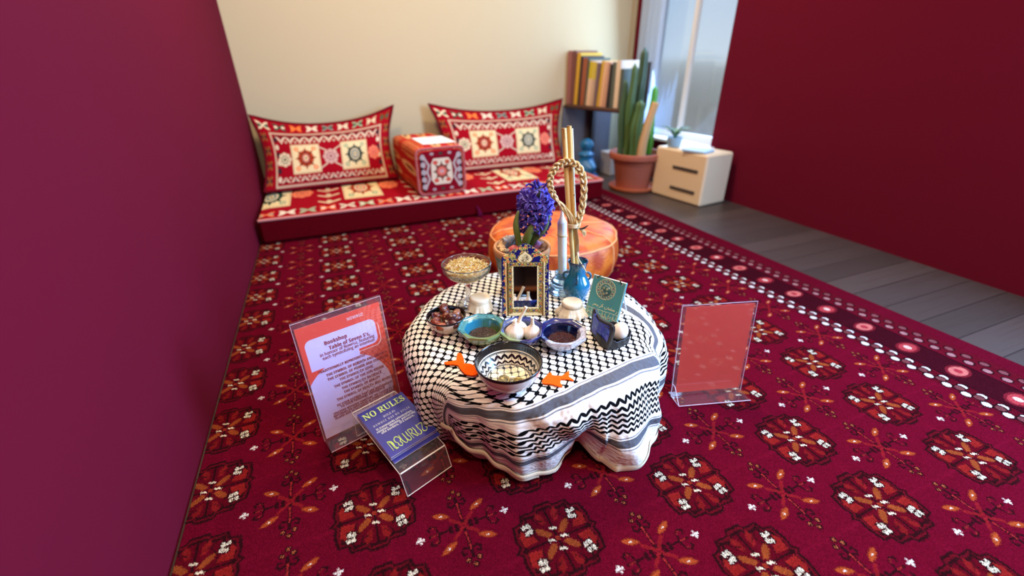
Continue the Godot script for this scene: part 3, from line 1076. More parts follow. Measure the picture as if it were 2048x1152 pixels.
# ------------------------------------------------------------------ right corner
func right_corner() -> void:
	# bookshelf
	var bs := Basis(Vector3.UP, 0.24)
	var t := thing("bookshelf", "dark brown wooden wall shelf on two posts, holding the row of books", "shelf", Vector3(1.955, 0, -3.60), 0.24)
	var b := MB.new()
	b.box(Vector3(0.15, 0.560, 0.32), Vector3(0.30, 0.032, 0.64), 0.01)
	part("shelf_board", b, M.dark_wood, t)
	b = MB.new()
	b.box(Vector3(0.294, 0.73, 0.32), Vector3(0.012, 0.32, 0.64), 0.002)
	part("back_board", b, mat(c8(50, 46, 48), 0.7), t)
	for q in [[0.26, 0.10], [0.25, 0.55]]:
		b = MB.new()
		b.box(Vector3(q[0], 0.265, q[1]), Vector3(0.045, 0.554, 0.045), 0.005)
		part("post", b, mat(c8(34, 28, 28), 0.6), t)
	# grey panel of the corner below the shelf
	b = MB.new()
	b.box(Vector3(2.20, 0.28, -3.608), Vector3(0.50, 0.57, 0.014), 0.002)
	struct("trim_1", b, M.grey_paint)
	# books, from the wall towards the window
	var spec := [
		[0.050, 0.40, c8(150, 96, 90), "wide dusty pink book standing at the wall end of the shelf", 0.0],
		[0.045, 0.40, c8(112, 66, 60), "brownish mauve book next to the dusty pink one on the shelf", 0.02],
		[0.040, 0.385, c8(204, 164, 44), "bright mustard yellow book leaning next to the mauve one", 0.05],
		[0.030, 0.36, c8(34, 28, 36), "thin black book between the mustard yellow and the rust ones", 0.05],
		[0.050, 0.345, c8(150, 84, 52), "rust brown book in the middle left of the shelf", 0.05],
		[0.020, 0.345, c8(70, 84, 70), "thin dark green book right beside the rust brown one", 0.05],
		[0.050, 0.325, c8(214, 190, 160), "cream book with a yellow block at the top of its spine", 0.07],
		[0.034, 0.32, c8(188, 164, 140), "beige book right of the cream one with the yellow block", 0.06],
		[0.036, 0.31, c8(110, 92, 96), "grey mauve book with a mottled spine in mid shelf", 0.05],
		[0.026, 0.325, c8(200, 166, 40), "slim golden yellow book leaning at the far right of mid shelf", 0.09],
		[0.036, 0.32, c8(216, 178, 140), "peach coloured book resting against the slim golden one", 0.09],
		[0.036, 0.315, c8(190, 150, 128), "dull pink beige book next to the peach one", 0.085],
		[0.040, 0.30, c8(24, 24, 32), "short black book right of the dull pink beige one", 0.04],
		[0.038, 0.315, c8(84, 96, 86), "dark sage book second from the plant end of the shelf", 0.01],
		[0.046, 0.325, c8(214, 200, 176), "off white book at the plant end of the shelf", 0.0],
		[0.030, 0.27, c8(72, 86, 76), "dark grey green book standing last beside the off white one", 0.0]]
	var z := 0.012
	for s in spec:
		s[0] *= 0.93
		var o := thing("book", s[3], "book", Vector3(1.955, 0, -3.60) + bs * Vector3(0.014, 0.5775, z + s[0] * 0.5), 0.0, "books on the wall shelf")
		o.basis = bs * Basis(Vector3.RIGHT, s[4])
		var dp := 0.24
		b = MB.new()
		for k in [-1, 1]:
			b.box(Vector3(dp / 2, s[1] / 2, k * (s[0] / 2 - 0.0015)), Vector3(dp, s[1], 0.003), 0.0008)
		b.box(Vector3(0.002, s[1] / 2, 0), Vector3(0.004, s[1], s[0] - 0.004), 0.0012)
		var cov := part("cover", b, mat(s[2], 0.6), o)
		b = MB.new()
		b.box(Vector3(dp / 2, s[1] / 2 - 0.001, 0), Vector3(dp - 0.01, s[1] - 0.008, s[0] - 0.0065), 0.0005)
		part("pages", b, mat(c8(222, 212, 190), 0.9), o)
		if s[3].contains("yellow block"):
			b = MB.new()
			b.box(Vector3(-0.0006, s[1] - 0.065, 0), Vector3(0.0012, 0.12, s[0] - 0.006), 0.0003)
			part("spine_label", b, mat(c8(196, 180, 30), 0.6), cov)
		z += s[0] + 0.0028
	# turquoise figurine
	t = thing("figurine", "turquoise glazed ceramic seated figurine behind the end of the floor mattress", "figurine", Vector3(2.075, -0.011, -3.38), 0.2)
	b = MB.new()
	var pr := catmull([[0.0, 0.0], [0.085, 0.0], [0.092, 0.02], [0.085, 0.05], [0.088, 0.08], [0.082, 0.11], [0.06, 0.15], [0.056, 0.18], [0.062, 0.20], [0.04, 0.222], [0.042, 0.235], [0.052, 0.255], [0.054, 0.28], [0.045, 0.305], [0.02, 0.322], [0.0, 0.326]], 4)
	var fig := func(r: float, y: float, a: float):
		var k := 1.0
		k += 0.16 * exp(-pow((y - 0.06) / 0.03, 2)) * (0.5 + 0.5 * cos(2 * (a - PI / 2) + PI))
		k += 0.22 * exp(-pow((y - 0.10) / 0.04, 2)) * exp(-pow(wrapf(a - PI / 2, -PI, PI) / 0.5, 2))
		k += 0.10 * cos(5 * a) * exp(-pow((y - 0.29) / 0.03, 2))
		k += 0.18 * exp(-pow((y - 0.19) / 0.03, 2)) * absf(cos(a))
		k += 0.05 * sin(40 * y + 3 * a)
		return r * k
	b.lathe(pr, 40, Vector3.ZERO, fig)
	part("figure", b, mat(c8(16, 112, 170), 0.2, {"clearcoat_enabled": true}), t)
	b = MB.new()
	b.lathe([[0.0, -0.001], [0.11, -0.001], [0.115, 0.006], [0.11, 0.02], [0.08, 0.024], [0.0, 0.024]], 32)
	part("base", b, mat(c8(30, 108, 170), 0.25), t)
	# potted plant
	t = thing("potted_plant", "tall green column cactus with a tan corky trunk in a terracotta pot", "plant", Vector3(2.205, -0.012, -2.875))
	var terra := mat(c8(158, 84, 58), 0.65)
	b = MB.new()
	b.lathe([[0.0, 0.0], [0.155, 0.0], [0.172, 0.012], [0.180, 0.034], [0.174, 0.038], [0.165, 0.02], [0.150, 0.012], [0.0, 0.012]], 48)
	part("saucer", b, mat(c8(190, 96, 54), 0.55), t)
	b = MB.new()
	b.lathe([[0.0, 0.013], [0.118, 0.013], [0.125, 0.02], [0.158, 0.20], [0.160, 0.205], [0.164, 0.207], [0.168, 0.235], [0.190, 0.24], [0.197, 0.25], [0.199, 0.282], [0.192, 0.29], [0.180, 0.288], [0.172, 0.26], [0.168, 0.255], [0.0, 0.255]], 56)
	part("pot", b, terra, t)
	b = MB.new()
	b.blob(Vector3(0, 0.255, 0), Vector3(0.166, 0.012, 0.166), 8, 24)
	part("soil", b, mat(c8(60, 44, 36), 0.95), t)
	var green := [c8(62, 92, 40), c8(52, 80, 44), c8(70, 150, 40), c8(44, 70, 40), c8(88, 120, 52)]
	var st2 := [[Vector3(-0.09, 0.255, 0.0), Vector3(-0.085, 0.9, -0.01), 0.026, 0], [Vector3(-0.06, 0.255, 0.05), Vector3(-0.05, 0.66, 0.055), 0.042, 0], [Vector3(0.10, 0.255, 0.02), Vector3(0.105, 0.75, 0.0), 0.026, 2], [Vector3(-0.12, 0.255, -0.04), Vector3(-0.115, 0.8, -0.06), 0.022, 1], [Vector3(0.02, 0.255, -0.06), Vector3(0.03, 1.0, -0.07), 0.035, 3]]
	for s in st2:
		b = MB.new()
		var rows := []
		for i in 19:
			var f := i / 18.0
			var r := PackedVector3Array()
			var c: Vector3 = s[0].lerp(s[1], f) + Vector3(0.006 * sin(f * 9), 0, 0)
			var rad: float = s[2] * (0.8 + 0.3 * sin(PI * minf(f * 1.2, 1.0))) * (1.0 if f < 0.9 else sqrt(maxf(0.0, 1.0 - pow((f - 0.9) / 0.1, 2))))
			for j in 49:
				var a := TAU * (j % 48) / 48
				r.append(c + Vector3(cos(a), 0, sin(a)) * rad * (1.0 + 0.16 * cos(6 * a)))
			rows.append(r)
		b.grid(rows, true)
		part("stem", b, mat(green[s[3]], 0.5), t)
	b = MB.new()
	var path := catmull([Vector3(-0.02, 0.24, 0.09), Vector3(-0.022, 0.34, 0.095), Vector3(-0.008, 0.45, 0.10), Vector3(0.018, 0.55, 0.10), Vector3(0.05, 0.64, 0.10)], 8)
	var rad := []
	for i in path.size():
		rad.append((0.036 if i % 2 else 0.032) * (1.1 - 0.35 * i / path.size()))
	b.tube(path, rad, 14)
	part("trunk", b, mat(c8(186, 150, 104), 0.85), t)
	# long leaves over the end of the pot
	t = thing("leafy_plant", "low plant with narrow arching leaves in a pale pot on the right cream cabinet", "plant", Vector3(2.34, 0.345, -2.62))
	b = MB.new()
	b.lathe([[0.0, 0.0], [0.045, 0.0], [0.055, 0.06], [0.057, 0.062], [0.052, 0.062], [0.048, 0.05], [0.0, 0.05]], 28)
	part("pot", b, mat(c8(150, 190, 210), 0.4), t)
	for i in 12:
		var a := TAU * i / 12.0 + 0.3
		var l := rng.randf_range(0.12, 0.2)
		var q := []
		for k in 8:
			var f := k / 7.0
			q.append(Vector3(cos(a) * l * 0.7 * f, 0.05 + l * (1.3 * f - 0.9 * f * f), sin(a) * l * 0.7 * f))
		b = MB.new()
		var rr := []
		for k in 8:
			rr.append(0.011 * sin(PI * (0.12 + 0.86 * k / 7.0)))
		b.tube(q, rr, 8, true, 0.25)
		part("leaf", b, mat([c8(48, 100, 44), c8(110, 140, 84), c8(60, 84, 50)][i % 3], 0.5, {"backlight_enabled": true, "backlight": Color(0.2, 0.3, 0.1)}), t)
	# two pale cabinets on the floor
	t = thing("cabinet", "cream low box with two dark slots at the right of the terracotta pot", "cabinet", Vector3(2.42, -0.012, -2.5), 0.12)
	b = MB.new()
	b.box(Vector3(0, 0.175, 0), Vector3(0.26, 0.35, 0.46), 0.012)
	var cab := part("body", b, mat(c8(220, 198, 160), 0.6), t)
	for y in [0.085, 0.23]:
		b = MB.new()
		b.box(Vector3(-0.13, y, 0.06), Vector3(0.012, 0.022, 0.22), 0.003)
		part("slot", b, mat(c8(60, 52, 46), 0.6), cab)
	t = thing("paper_stack", "pale blue stack of paper on the cream low box by the pot", "paper", Vector3(2.36, 0.339, -2.40), 0.3)
	b = MB.new()
	b.box(Vector3(0, 0.008, 0), Vector3(0.13, 0.016, 0.17), 0.002)
	part("sheets", b, mat(c8(170, 205, 225), 0.7), t)
	t = thing("storage_box", "small white storage box on the floor behind the terracotta pot", "box", Vector3(2.40, -0.012, -3.40), 0.0)
	b = MB.new()
	b.box(Vector3(0, 0.085, 0), Vector3(0.22, 0.17, 0.16), 0.006)
	part("body", b, mat(c8(196, 190, 178), 0.7), t)
	b = MB.new()
	b.box(Vector3(0, 0.182, 0), Vector3(0.23, 0.026, 0.17), 0.006)
	part("lid", b, mat(c8(206, 198, 184), 0.7), t)
	# sheer curtain at the far end of the window
	t = thing("curtain", "pale blue sheer curtain gathered at the far end of the window", "curtain")
	b = MB.new()
	var cr := []
	for i in 13:
		var r := PackedVector3Array()
		for j in 41:
			var f := j / 40.0
			r.append(Vector3(2.585 + 0.018 * sin(f * 26.0) * (0.6 + 0.4 * i / 12.0), lerpf(2.05, 0.07, i / 12.0), lerpf(-3.50, -3.22, f)))
		cr.append(r)
	b.grid(cr)
	part("cloth", b, mat(c8(190, 212, 236), 0.9, {"backlight_enabled": true, "backlight": Color(0.7, 0.75, 0.8)}), t)
	b = MB.new()
	b.tube([Vector3(2.585, 2.06, -3.58), Vector3(2.585, 2.06, -2.5)], 0.01, 10)
	part("rod", b, M.dark_wood, t)

# ------------------------------------------------------------------ leather pouf
func leather_pouf() -> void:
	var t := thing("leather_pouf", "round tan orange leather pouf on the rug behind the set table", "pouf", Vector3(0.918, 0, -1.745))
	var lea := noise_normal(0.05, 3.0, 256, 21, 4)
	var f := FastNoiseLite.new()
	f.seed = 4
	f.frequency = 9.0
	f.fractal_octaves = 4
	var col := func(r: float, y: float, a: float):
		var k: float = f.get_noise_3d(r * cos(a), y, r * sin(a))
		var base := lin(176, 66, 14).lerp(lin(216, 112, 32), clampf(0.55 + k * 2.2, 0.0, 1.0))
		return base
	var R := 0.305
	var pr := catmull([[0.0, 0.0], [0.24, 0.0], [0.275, 0.012], [0.30, 0.06], [0.306, 0.11], [0.300, 0.165], [0.285, 0.195], [0.25, 0.212], [0.18, 0.219], [0.09, 0.222], [0.03, 0.220], [0.0, 0.219]], 5)
	var fn := func(r: float, y: float, a: float):
		return r * (1.0 + 0.012 * sin(8 * a) * clampf(y * 5, 0, 1) + 0.006 * sin(19 * a + 30 * y) + 0.012 * sin(43 * a + 5 * sin(3 * a)) * clampf((y - 0.2) * 60, 0, 1) * clampf((0.2185 - y) * 200, 0, 1))
	var b := MB.new()
	b.lathe(pr, 160, Vector3.ZERO, fn, col)
	part("body", b, vmat(0.5, {"normal_enabled": true, "normal_texture": lea, "normal_scale": 0.5, "uv1_scale": Vector3(6, 3, 1)}), t)
	# seams: a star of piped stitches on top and verticals on the side
	var sm := mat(c8(226, 158, 96), 0.6)
	for i in 8:
		var a := TAU * i / 8 + 0.2
		var pa := []
		for q in [[0.10, 0.2225], [0.18, 0.2205], [0.25, 0.2135], [0.286, 0.196], [0.301, 0.166], [0.307, 0.11], [0.302, 0.06], [0.278, 0.013]]:
			var rr: float = fn.call(q[0], q[1], a)
			pa.append(Vector3(rr * cos(a), q[1], rr * sin(a)))
		b = MB.new()
		b.tube(pa, 0.0035, 6)
		part("seam", b, sm, t)
		b = MB.new()
		var a2 := TAU * (i + 0.5) / 8 + 0.2
		var a3 := TAU * (i + 1) / 8 + 0.2
		b.tube([Vector3(0.25 * cos(a), 0.2137, 0.25 * sin(a)), Vector3(0.135 * cos(a2), 0.2218, 0.135 * sin(a2)), Vector3(0.25 * cos(a3), 0.2137, 0.25 * sin(a3))], 0.003, 6)
		part("star_seam", b, mat(c8(206, 104, 62), 0.6), t)
	b = MB.new()
	var ring := []
	for i in 65:
		var a := TAU * i / 64
		var rr: float = fn.call(0.293, 0.187, a)
		ring.append(Vector3(rr * cos(a), 0.187, rr * sin(a)))
	b.tube(ring, 0.004, 6)
	part("rim_seam", b, sm, t)

# ------------------------------------------------------------------ tablecloth
const TC := Vector3(0.467, 0, -0.995)
const CA := Vector3(0.9854, 0, -0.1700)
const CB := Vector3(0.1700, 0, 0.9854)

func net_tile(pw: int, ph: int, thin: float, fat: float, ink: Color, paper: Color) -> Image:
	# one period of the staggered fishnet: a knot on each short upright side, thin slanting links
	var im := canvas(pw, ph, paper)
	var h := ph / 2.0
	for o in [Vector2(0, 0), Vector2(pw / 2.0, h)]:
		var a: Vector2 = o + Vector2(pw / 2.0, -h * 0.20)
		var b: Vector2 = o + Vector2(pw / 2.0, h * 0.20)
		var m := fat * 0.5
		poly(im, PackedVector2Array([a + Vector2(-m * 0.7, -m * 0.4), a + Vector2(m * 0.7, -m * 0.4), (a + b) / 2 + Vector2(m * 1.15, 0), b + Vector2(m * 0.7, m * 0.4), b + Vector2(-m * 0.7, m * 0.4), (a + b) / 2 + Vector2(-m * 1.15, 0)]), ink, true)
		stroke(im, [b, o + Vector2(pw, h * 0.80)], thin, ink, true)
		stroke(im, [b, o + Vector2(0, h * 0.80)], thin, ink, true)
	return im

func zig_tile(pw: int, ph: int, ink: Color, paper: Color) -> Image:
	var im := canvas(pw, ph, paper)
	leaf(im, Vector2(pw * 0.25, ph * 0.5), Vector2(pw * 0.5, ph * 0.80), Vector2(pw * 0.5, ph * 0.8).length() * 1.16, pw * 0.36, ink, true)
	leaf(im, Vector2(pw * 0.75, ph * 0.5), Vector2(pw * 0.5, -ph * 0.80), Vector2(pw * 0.5, ph * 0.8).length() * 1.16, pw * 0.36, ink, true)
	return im

func keffiyeh() -> Image:
	var N := 2048
	var cream := c8(250, 246, 234)
	var im := canvas(N, N, cream)
	var k := N / 1.4
	var X := func(a: float): return int((a + 0.75) * k)
	# bands run along both neighbouring edges; d is the distance outwards from the start of the first band
	var ea := 0.235
	var eb := 0.302
	var t := net_tile(36, 52, 4.8, 14.0, c8(14, 14, 16), cream)
	for y in range(0, X.call(eb), 52):
		for x in range(0, X.call(ea), 36):
			im.blit_rect(t, Rect2i(0, 0, mini(36, X.call(ea) - x), mini(52, X.call(eb) - y)), Vector2i(x, y))
	var z := zig_tile(30, 27, c8(14, 14, 16), cream)
	var zr := zig_tile(30, 27, c8(14, 14, 16), cream)
	zr.rotate_90(CLOCKWISE)
	var g1 := c8(96, 98, 104)
	var g2 := c8(128, 130, 136)
	# right-hand bands, then the front ones over them
	var bands := [[0.004, 0.007, g2], [0.011, 0.037, g1], [0.042, 0.046, g2], [0.193, 0.197, g2], [0.201, 0.226, g1], [0.231, 0.235, g2]]
	for e in bands:
		im.fill_rect(Rect2i(X.call(ea + e[0]), 0, maxi(3, int((e[1] - e[0]) * k)), X.call(eb + 0.32)), e[2])
	for i in 6:
		var x0: int = X.call(ea + 0.070) + i * 27
		for y in range(0, X.call(eb + 0.06), 30):
			im.blit_rect(zr, Rect2i(0, 0, 27, 30), Vector2i(x0, y))
	im.fill_rect(Rect2i(0, X.call(eb), N, X.call(eb + 0.33) - X.call(eb)), cream)
	for e in bands:
		im.fill_rect(Rect2i(0, X.call(eb + e[0]), N, maxi(3, int((e[1] - e[0]) * k))), e[2])
	for i in 6:
		var y0: int = X.call(eb + 0.070) + i * 27
		for x in range(0, N, 30):
			im.blit_rect(z, Rect2i(0, 0, 30, 27), Vector2i(x, y0))
	grain(im, 0.10)
	return im

var drape_psi := [[-180.0, -180.0], [-30.0, -30.0], [0.0, 0.0], [57.0, 30.0], [62.0, 62.0], [90.0, 90.0], [125.0, 117.0], [158.0, 127.0], [164.0, 152.0], [180.0, 180.0]]
var drape_foot := [[-180.0, 0.335], [-90.0, 0.375], [0.0, 0.375], [47.0, 0.365], [60.0, 0.36], [64.0, 0.385], [72.0, 0.395], [84.0, 0.41], [93.0, 0.395], [97.0, 0.36], [103.0, 0.295], [109.0, 0.31], [116.0, 0.345], [126.0, 0.358], [137.0, 0.345], [150.0, 0.335], [166.0, 0.335], [180.0, 0.335]]
var drape_lift := [[-180.0, 0.0], [93.0, 0.0], [97.0, 0.012], [102.0, 0.035], [108.0, 0.022], [114.0, 0.0], [180.0, 0.0]]
var drape_end := [[-180.0, 0.60], [-30.0, 0.60], [0.0, 0.548], [57.0, 0.60], [62.0, 0.64], [90.0, 0.63], [117.0, 0.69], [140.0, 0.75], [158.0, 0.79], [164.0, 0.62], [180.0, 0.60]]
var cloth_noise := FastNoiseLite.new()

# point of the draped cloth: angle in degrees (0 = to the right edge, 90 = to the viewer), f = 0 centre .. 1 top rim .. 2 bend .. 3 hem
func drape(deg: float, f: float) -> Array:
	var ang := deg_to_rad(deg)
	var dir := CA * cos(ang) + CB * sin(ang)
	var r: float
	var y: float
	var rho: float
	var r0 := 0.30
	var br := 0.075
	if f <= 1.0:
		rho = r0 * f
		r = rho
		y = T
	elif f <= 2.0:
		var ph := (f - 1.0) * 1.43
		rho = r0 + br * ph
		r = r0 + br * sin(ph)
		y = T - br * (1.0 - cos(ph))
	else:
		var t := f - 2.0
		var rb := looks(drape_foot, deg)
		var yb := 0.003 + looks(drape_lift, deg)
		r = lerpf(r0 + br * sin(1.43), rb, t) + 0.012 * sin(PI * t) * (1.0 if rb < 0.36 else 0.3)
		y = lerpf(T - br * (1.0 - cos(1.43)), yb, t)
		rho = lerpf(r0 + br * 1.43, looks(drape_end, deg), t)
	# folds: deeper the further the cloth hangs
	var hang := clampf(f - 1.0, 0.0, 2.0) * 0.5
	var fold := 0.010 * sin(deg * 0.155 + 0.6) + 0.006 * sin(deg * 0.29 + 1.1)
	fold += 0.007 * exp(-pow((deg - 172.0) / 14.0, 2)) * sin(deg * 0.9)
	fold += 0.005 * sin(deg * 0.62 + f * 1.2) * (0.4 if deg > 60 and deg < 100 else 1.0)
	fold += 0.016 * exp(-pow((deg - 172.0) / 12.0, 2)) * sin(PI * clampf(f - 1.4, 0, 1.6) / 1.6)
	fold -= 0.030 * exp(-pow((deg - 160.0) / 4.0, 2)) * clampf((f - 1.5), 0, 1)
	fold += 0.012 * exp(-pow((deg - 68.0) / 6.0, 2)) - 0.014 * exp(-pow((deg - 58.0) / 4.0, 2))
	# slanting tension folds across the front
	var s := deg - 112.0 + (f - 2.0) * 34.0
	fold += 0.010 * exp(-pow(s / 7.0, 2)) - 0.008 * exp(-pow((s - 13.0) / 6.0, 2)) + 0.008 * exp(-pow((s + 24.0) / 6.0, 2)) - 0.006 * exp(-pow((s + 36.0) / 6.0, 2))
	r += fold * hang * (1.0 if f < 2.6 else lerpf(1.0, 0.6, (f - 2.6) / 0.4))
	var p := TC + dir * r
	p.y = y + (0.0012 * cloth_noise.get_noise_2d(p.x * 60.0, p.z * 60.0) if f < 1.3 else 0.0)
	var psi := deg_to_rad(lerpf(deg, look(drape_psi, deg), smoothstep(0.93, 2.05, f)))
	var q := Vector2(rho * cos(psi), rho * sin(psi))
	return [p, Vector2((q.x + 0.75) / 1.4, (q.y + 0.75) / 1.4)]

func tablecloth() -> void:
	cloth_noise.frequency = 0.6
	cloth_noise.seed = 3
	var t := thing("tablecloth", "black and white fishnet patterned cotton scarf draped over the low round table", "tablecloth")
	var m := mat(Color.WHITE, 0.9, {"albedo_texture": tex(keffiyeh()), "normal_enabled": true, "normal_texture": M.weave, "normal_scale": 0.25})
	var fs := []
	for i in 15: fs.append(i / 15.0)
	for i in 10: fs.append(1.0 + i / 10.0)
	for i in 31: fs.append(2.0 + i / 30.0)
	var rows := []
	var uvs := []
	for f in fs:
		var r := PackedVector3Array()
		var u := PackedVector2Array()
		for j in 481:
			var e := drape(-180.0 + 360.0 * j / 480.0, f)
			r.append(e[0])
			u.append(e[1])
		rows.append(r)
		uvs.append(u)
	# the seam column shares its positions
	for r in rows:
		r[480] = r[0]
	var b := MB.new()
	b.grid(rows, false, true, uvs)
	part("draped_cloth", b, m, t)
	# folded hem along the lower edge, in the stretches where the photo shows it
	b = MB.new()
	for sp in [[63.0, 97.0], [97.0, 165.0]]:
		var hr := []
		for i in 5:
			var r := PackedVector3Array()
			for j in 81:
				var dg := lerpf(sp[0], sp[1], j / 80.0)
				var p: Vector3 = drape(dg, 3.0 - 0.10 * i / 4.0)[0]
				var out := (p - TC) * Vector3(1, 0, 1)
				r.append(p + out.normalized() * (0.0025 + 0.0015 * sin(PI * i / 4.0)) + Vector3(0, 0.001, 0))
			hr.append(r)
		b.grid(hr, false, false)
	part("hem", b, M.white_cotton, t, "folded cream hem")
	# the gathered tuck of the left front corner
	b = MB.new()
	for k in 3:
		var rr := []
		for i in 3:
			var r := PackedVector3Array()
			for j in 41:
				var f := j / 40.0
				var dg := lerpf(162.0 - k * 3.0, 122.0 - k * 10.0, f)
				var lev := lerpf(2.42 + 0.1 * k, 2.93 + 0.02 * k, sqrt(f))
				var p: Vector3 = drape(dg, minf(lev + (i - 1) * 0.045, 3.0))[0]
				var out := ((p - TC) * Vector3(1, 0, 1)).normalized()
				r.append(p + out * ((0.012 - 0.003 * k) * (1.0 if i == 1 else 0.25) + 0.002))
			rr.append(r)
		b.grid(rr, false, false)
	part("gathered_fold", b, M.white_cotton, t, "twisted cream fold at the lower front")

# ------------------------------------------------------------------ bowls and glass
func bowl_image() -> Image:
	# inside of a patterned bowl: u round, v from the centre (1) to the rim (0)
	var paper := c8(238, 232, 208)
	var ink := c8(14, 14, 18)
	var im := canvas(1024, 512, ink)
	im.fill_rect(Rect2i(0, 70, 1024, 12), paper)
	im.fill_rect(Rect2i(0, 92, 1024, 150), paper)
	im.fill_rect(Rect2i(0, 96, 1024, 5), ink)
	for i in 22:
		var x := (i + 0.5) * 1024.0 / 22
		for r in 2:
			var y := 136.0 + r * 60
			leaf(im, Vector2(x - 11.5, y), Vector2(20, 46), 56, 17, ink, true)
			leaf(im, Vector2(x + 11.5, y), Vector2(20, -46), 56, 17, ink, true)
		stroke(im, [Vector2(x + 23, 95), Vector2(x + 23, 240)], 3, ink, true)
	im.fill_rect(Rect2i(0, 226, 1024, 5), ink)
	im.fill_rect(Rect2i(0, 268, 1024, 11), paper)
	return im

func small_bowl(called: String, label: String, at: Vector3, R: float, H: float, turn: float) -> Node3D:
	var t := thing(called, label, "bowl", at, turn, "black rimmed patterned bowls")
	var ink := c8(14, 14, 18)
	var gl := {"clearcoat_enabled": true, "clearcoat": 0.8, "clearcoat_roughness": 0.06}
	var b := MB.new()
	b.lathe(catmull([[0.0, 0.0], [R * 0.48, 0.0], [R * 0.52, H * 0.03], [R * 0.72, H * 0.22], [R * 0.9, H * 0.55], [R * 0.985, H * 0.88]], 6), 64)
	part("outer_wall", b, mat(c8(240, 226, 208), 0.3, gl), t, "plain pale outside")
	b = MB.new()
	b.lathe(catmull([[R * 0.985, H * 0.88], [R * 1.0, H * 0.95], [R * 0.985, H], [R * 0.95, H * 0.98], [R * 0.94, H * 0.93]], 5), 64)
	part("rim", b, M.black_glaze, t, "glossy black rim")
	# inside: side wall with printed bands, floor with the net pattern
	var d := gl.duplicate()
	d.albedo_texture = M.bowl_tex
	b = MB.new()
	b.lathe(catmull([[R * 0.945, H * 0.95], [R * 0.86, H * 0.6], [R * 0.70, H * 0.30], [R * 0.62, H * 0.19]], 8).map(func(q): return q), 64, Vector3.ZERO, null, null, 1.0, 1.0)
	var fx := b
	for i in fx.uv.size():
		fx.uv[i].y = (1.0 - fx.uv[i].y) * 0.56
	for i in fx.n.size():
		fx.n[i] = fx.n[i] if fx.n[i].y > 0 else -fx.n[i]
	part("printed_band", b, mat(Color.WHITE, 0.25, d), t)
	var rows := []
	var uvs := []
	for i in 9:
		var r := PackedVector3Array()
		var u := PackedVector2Array()
		for j in 49:
			var a := TAU * (j % 48) / 48
			var rr := R * 0.625 * i / 8.0
			r.append(Vector3(rr * cos(a), H * (0.07 + 0.122 * pow(i / 8.0, 2)), rr * sin(a)))
			u.append(Vector2(rr * cos(a), rr * sin(a)) / (R * 0.30))
		rows.append(r)
		uvs.append(u)
	b = MB.new()
	b.grid(rows, true, true, uvs)
	d = gl.duplicate()
	d.albedo_texture = M.net_tex
	part("printed_base", b, mat(Color.WHITE, 0.25, d), t)
	return t

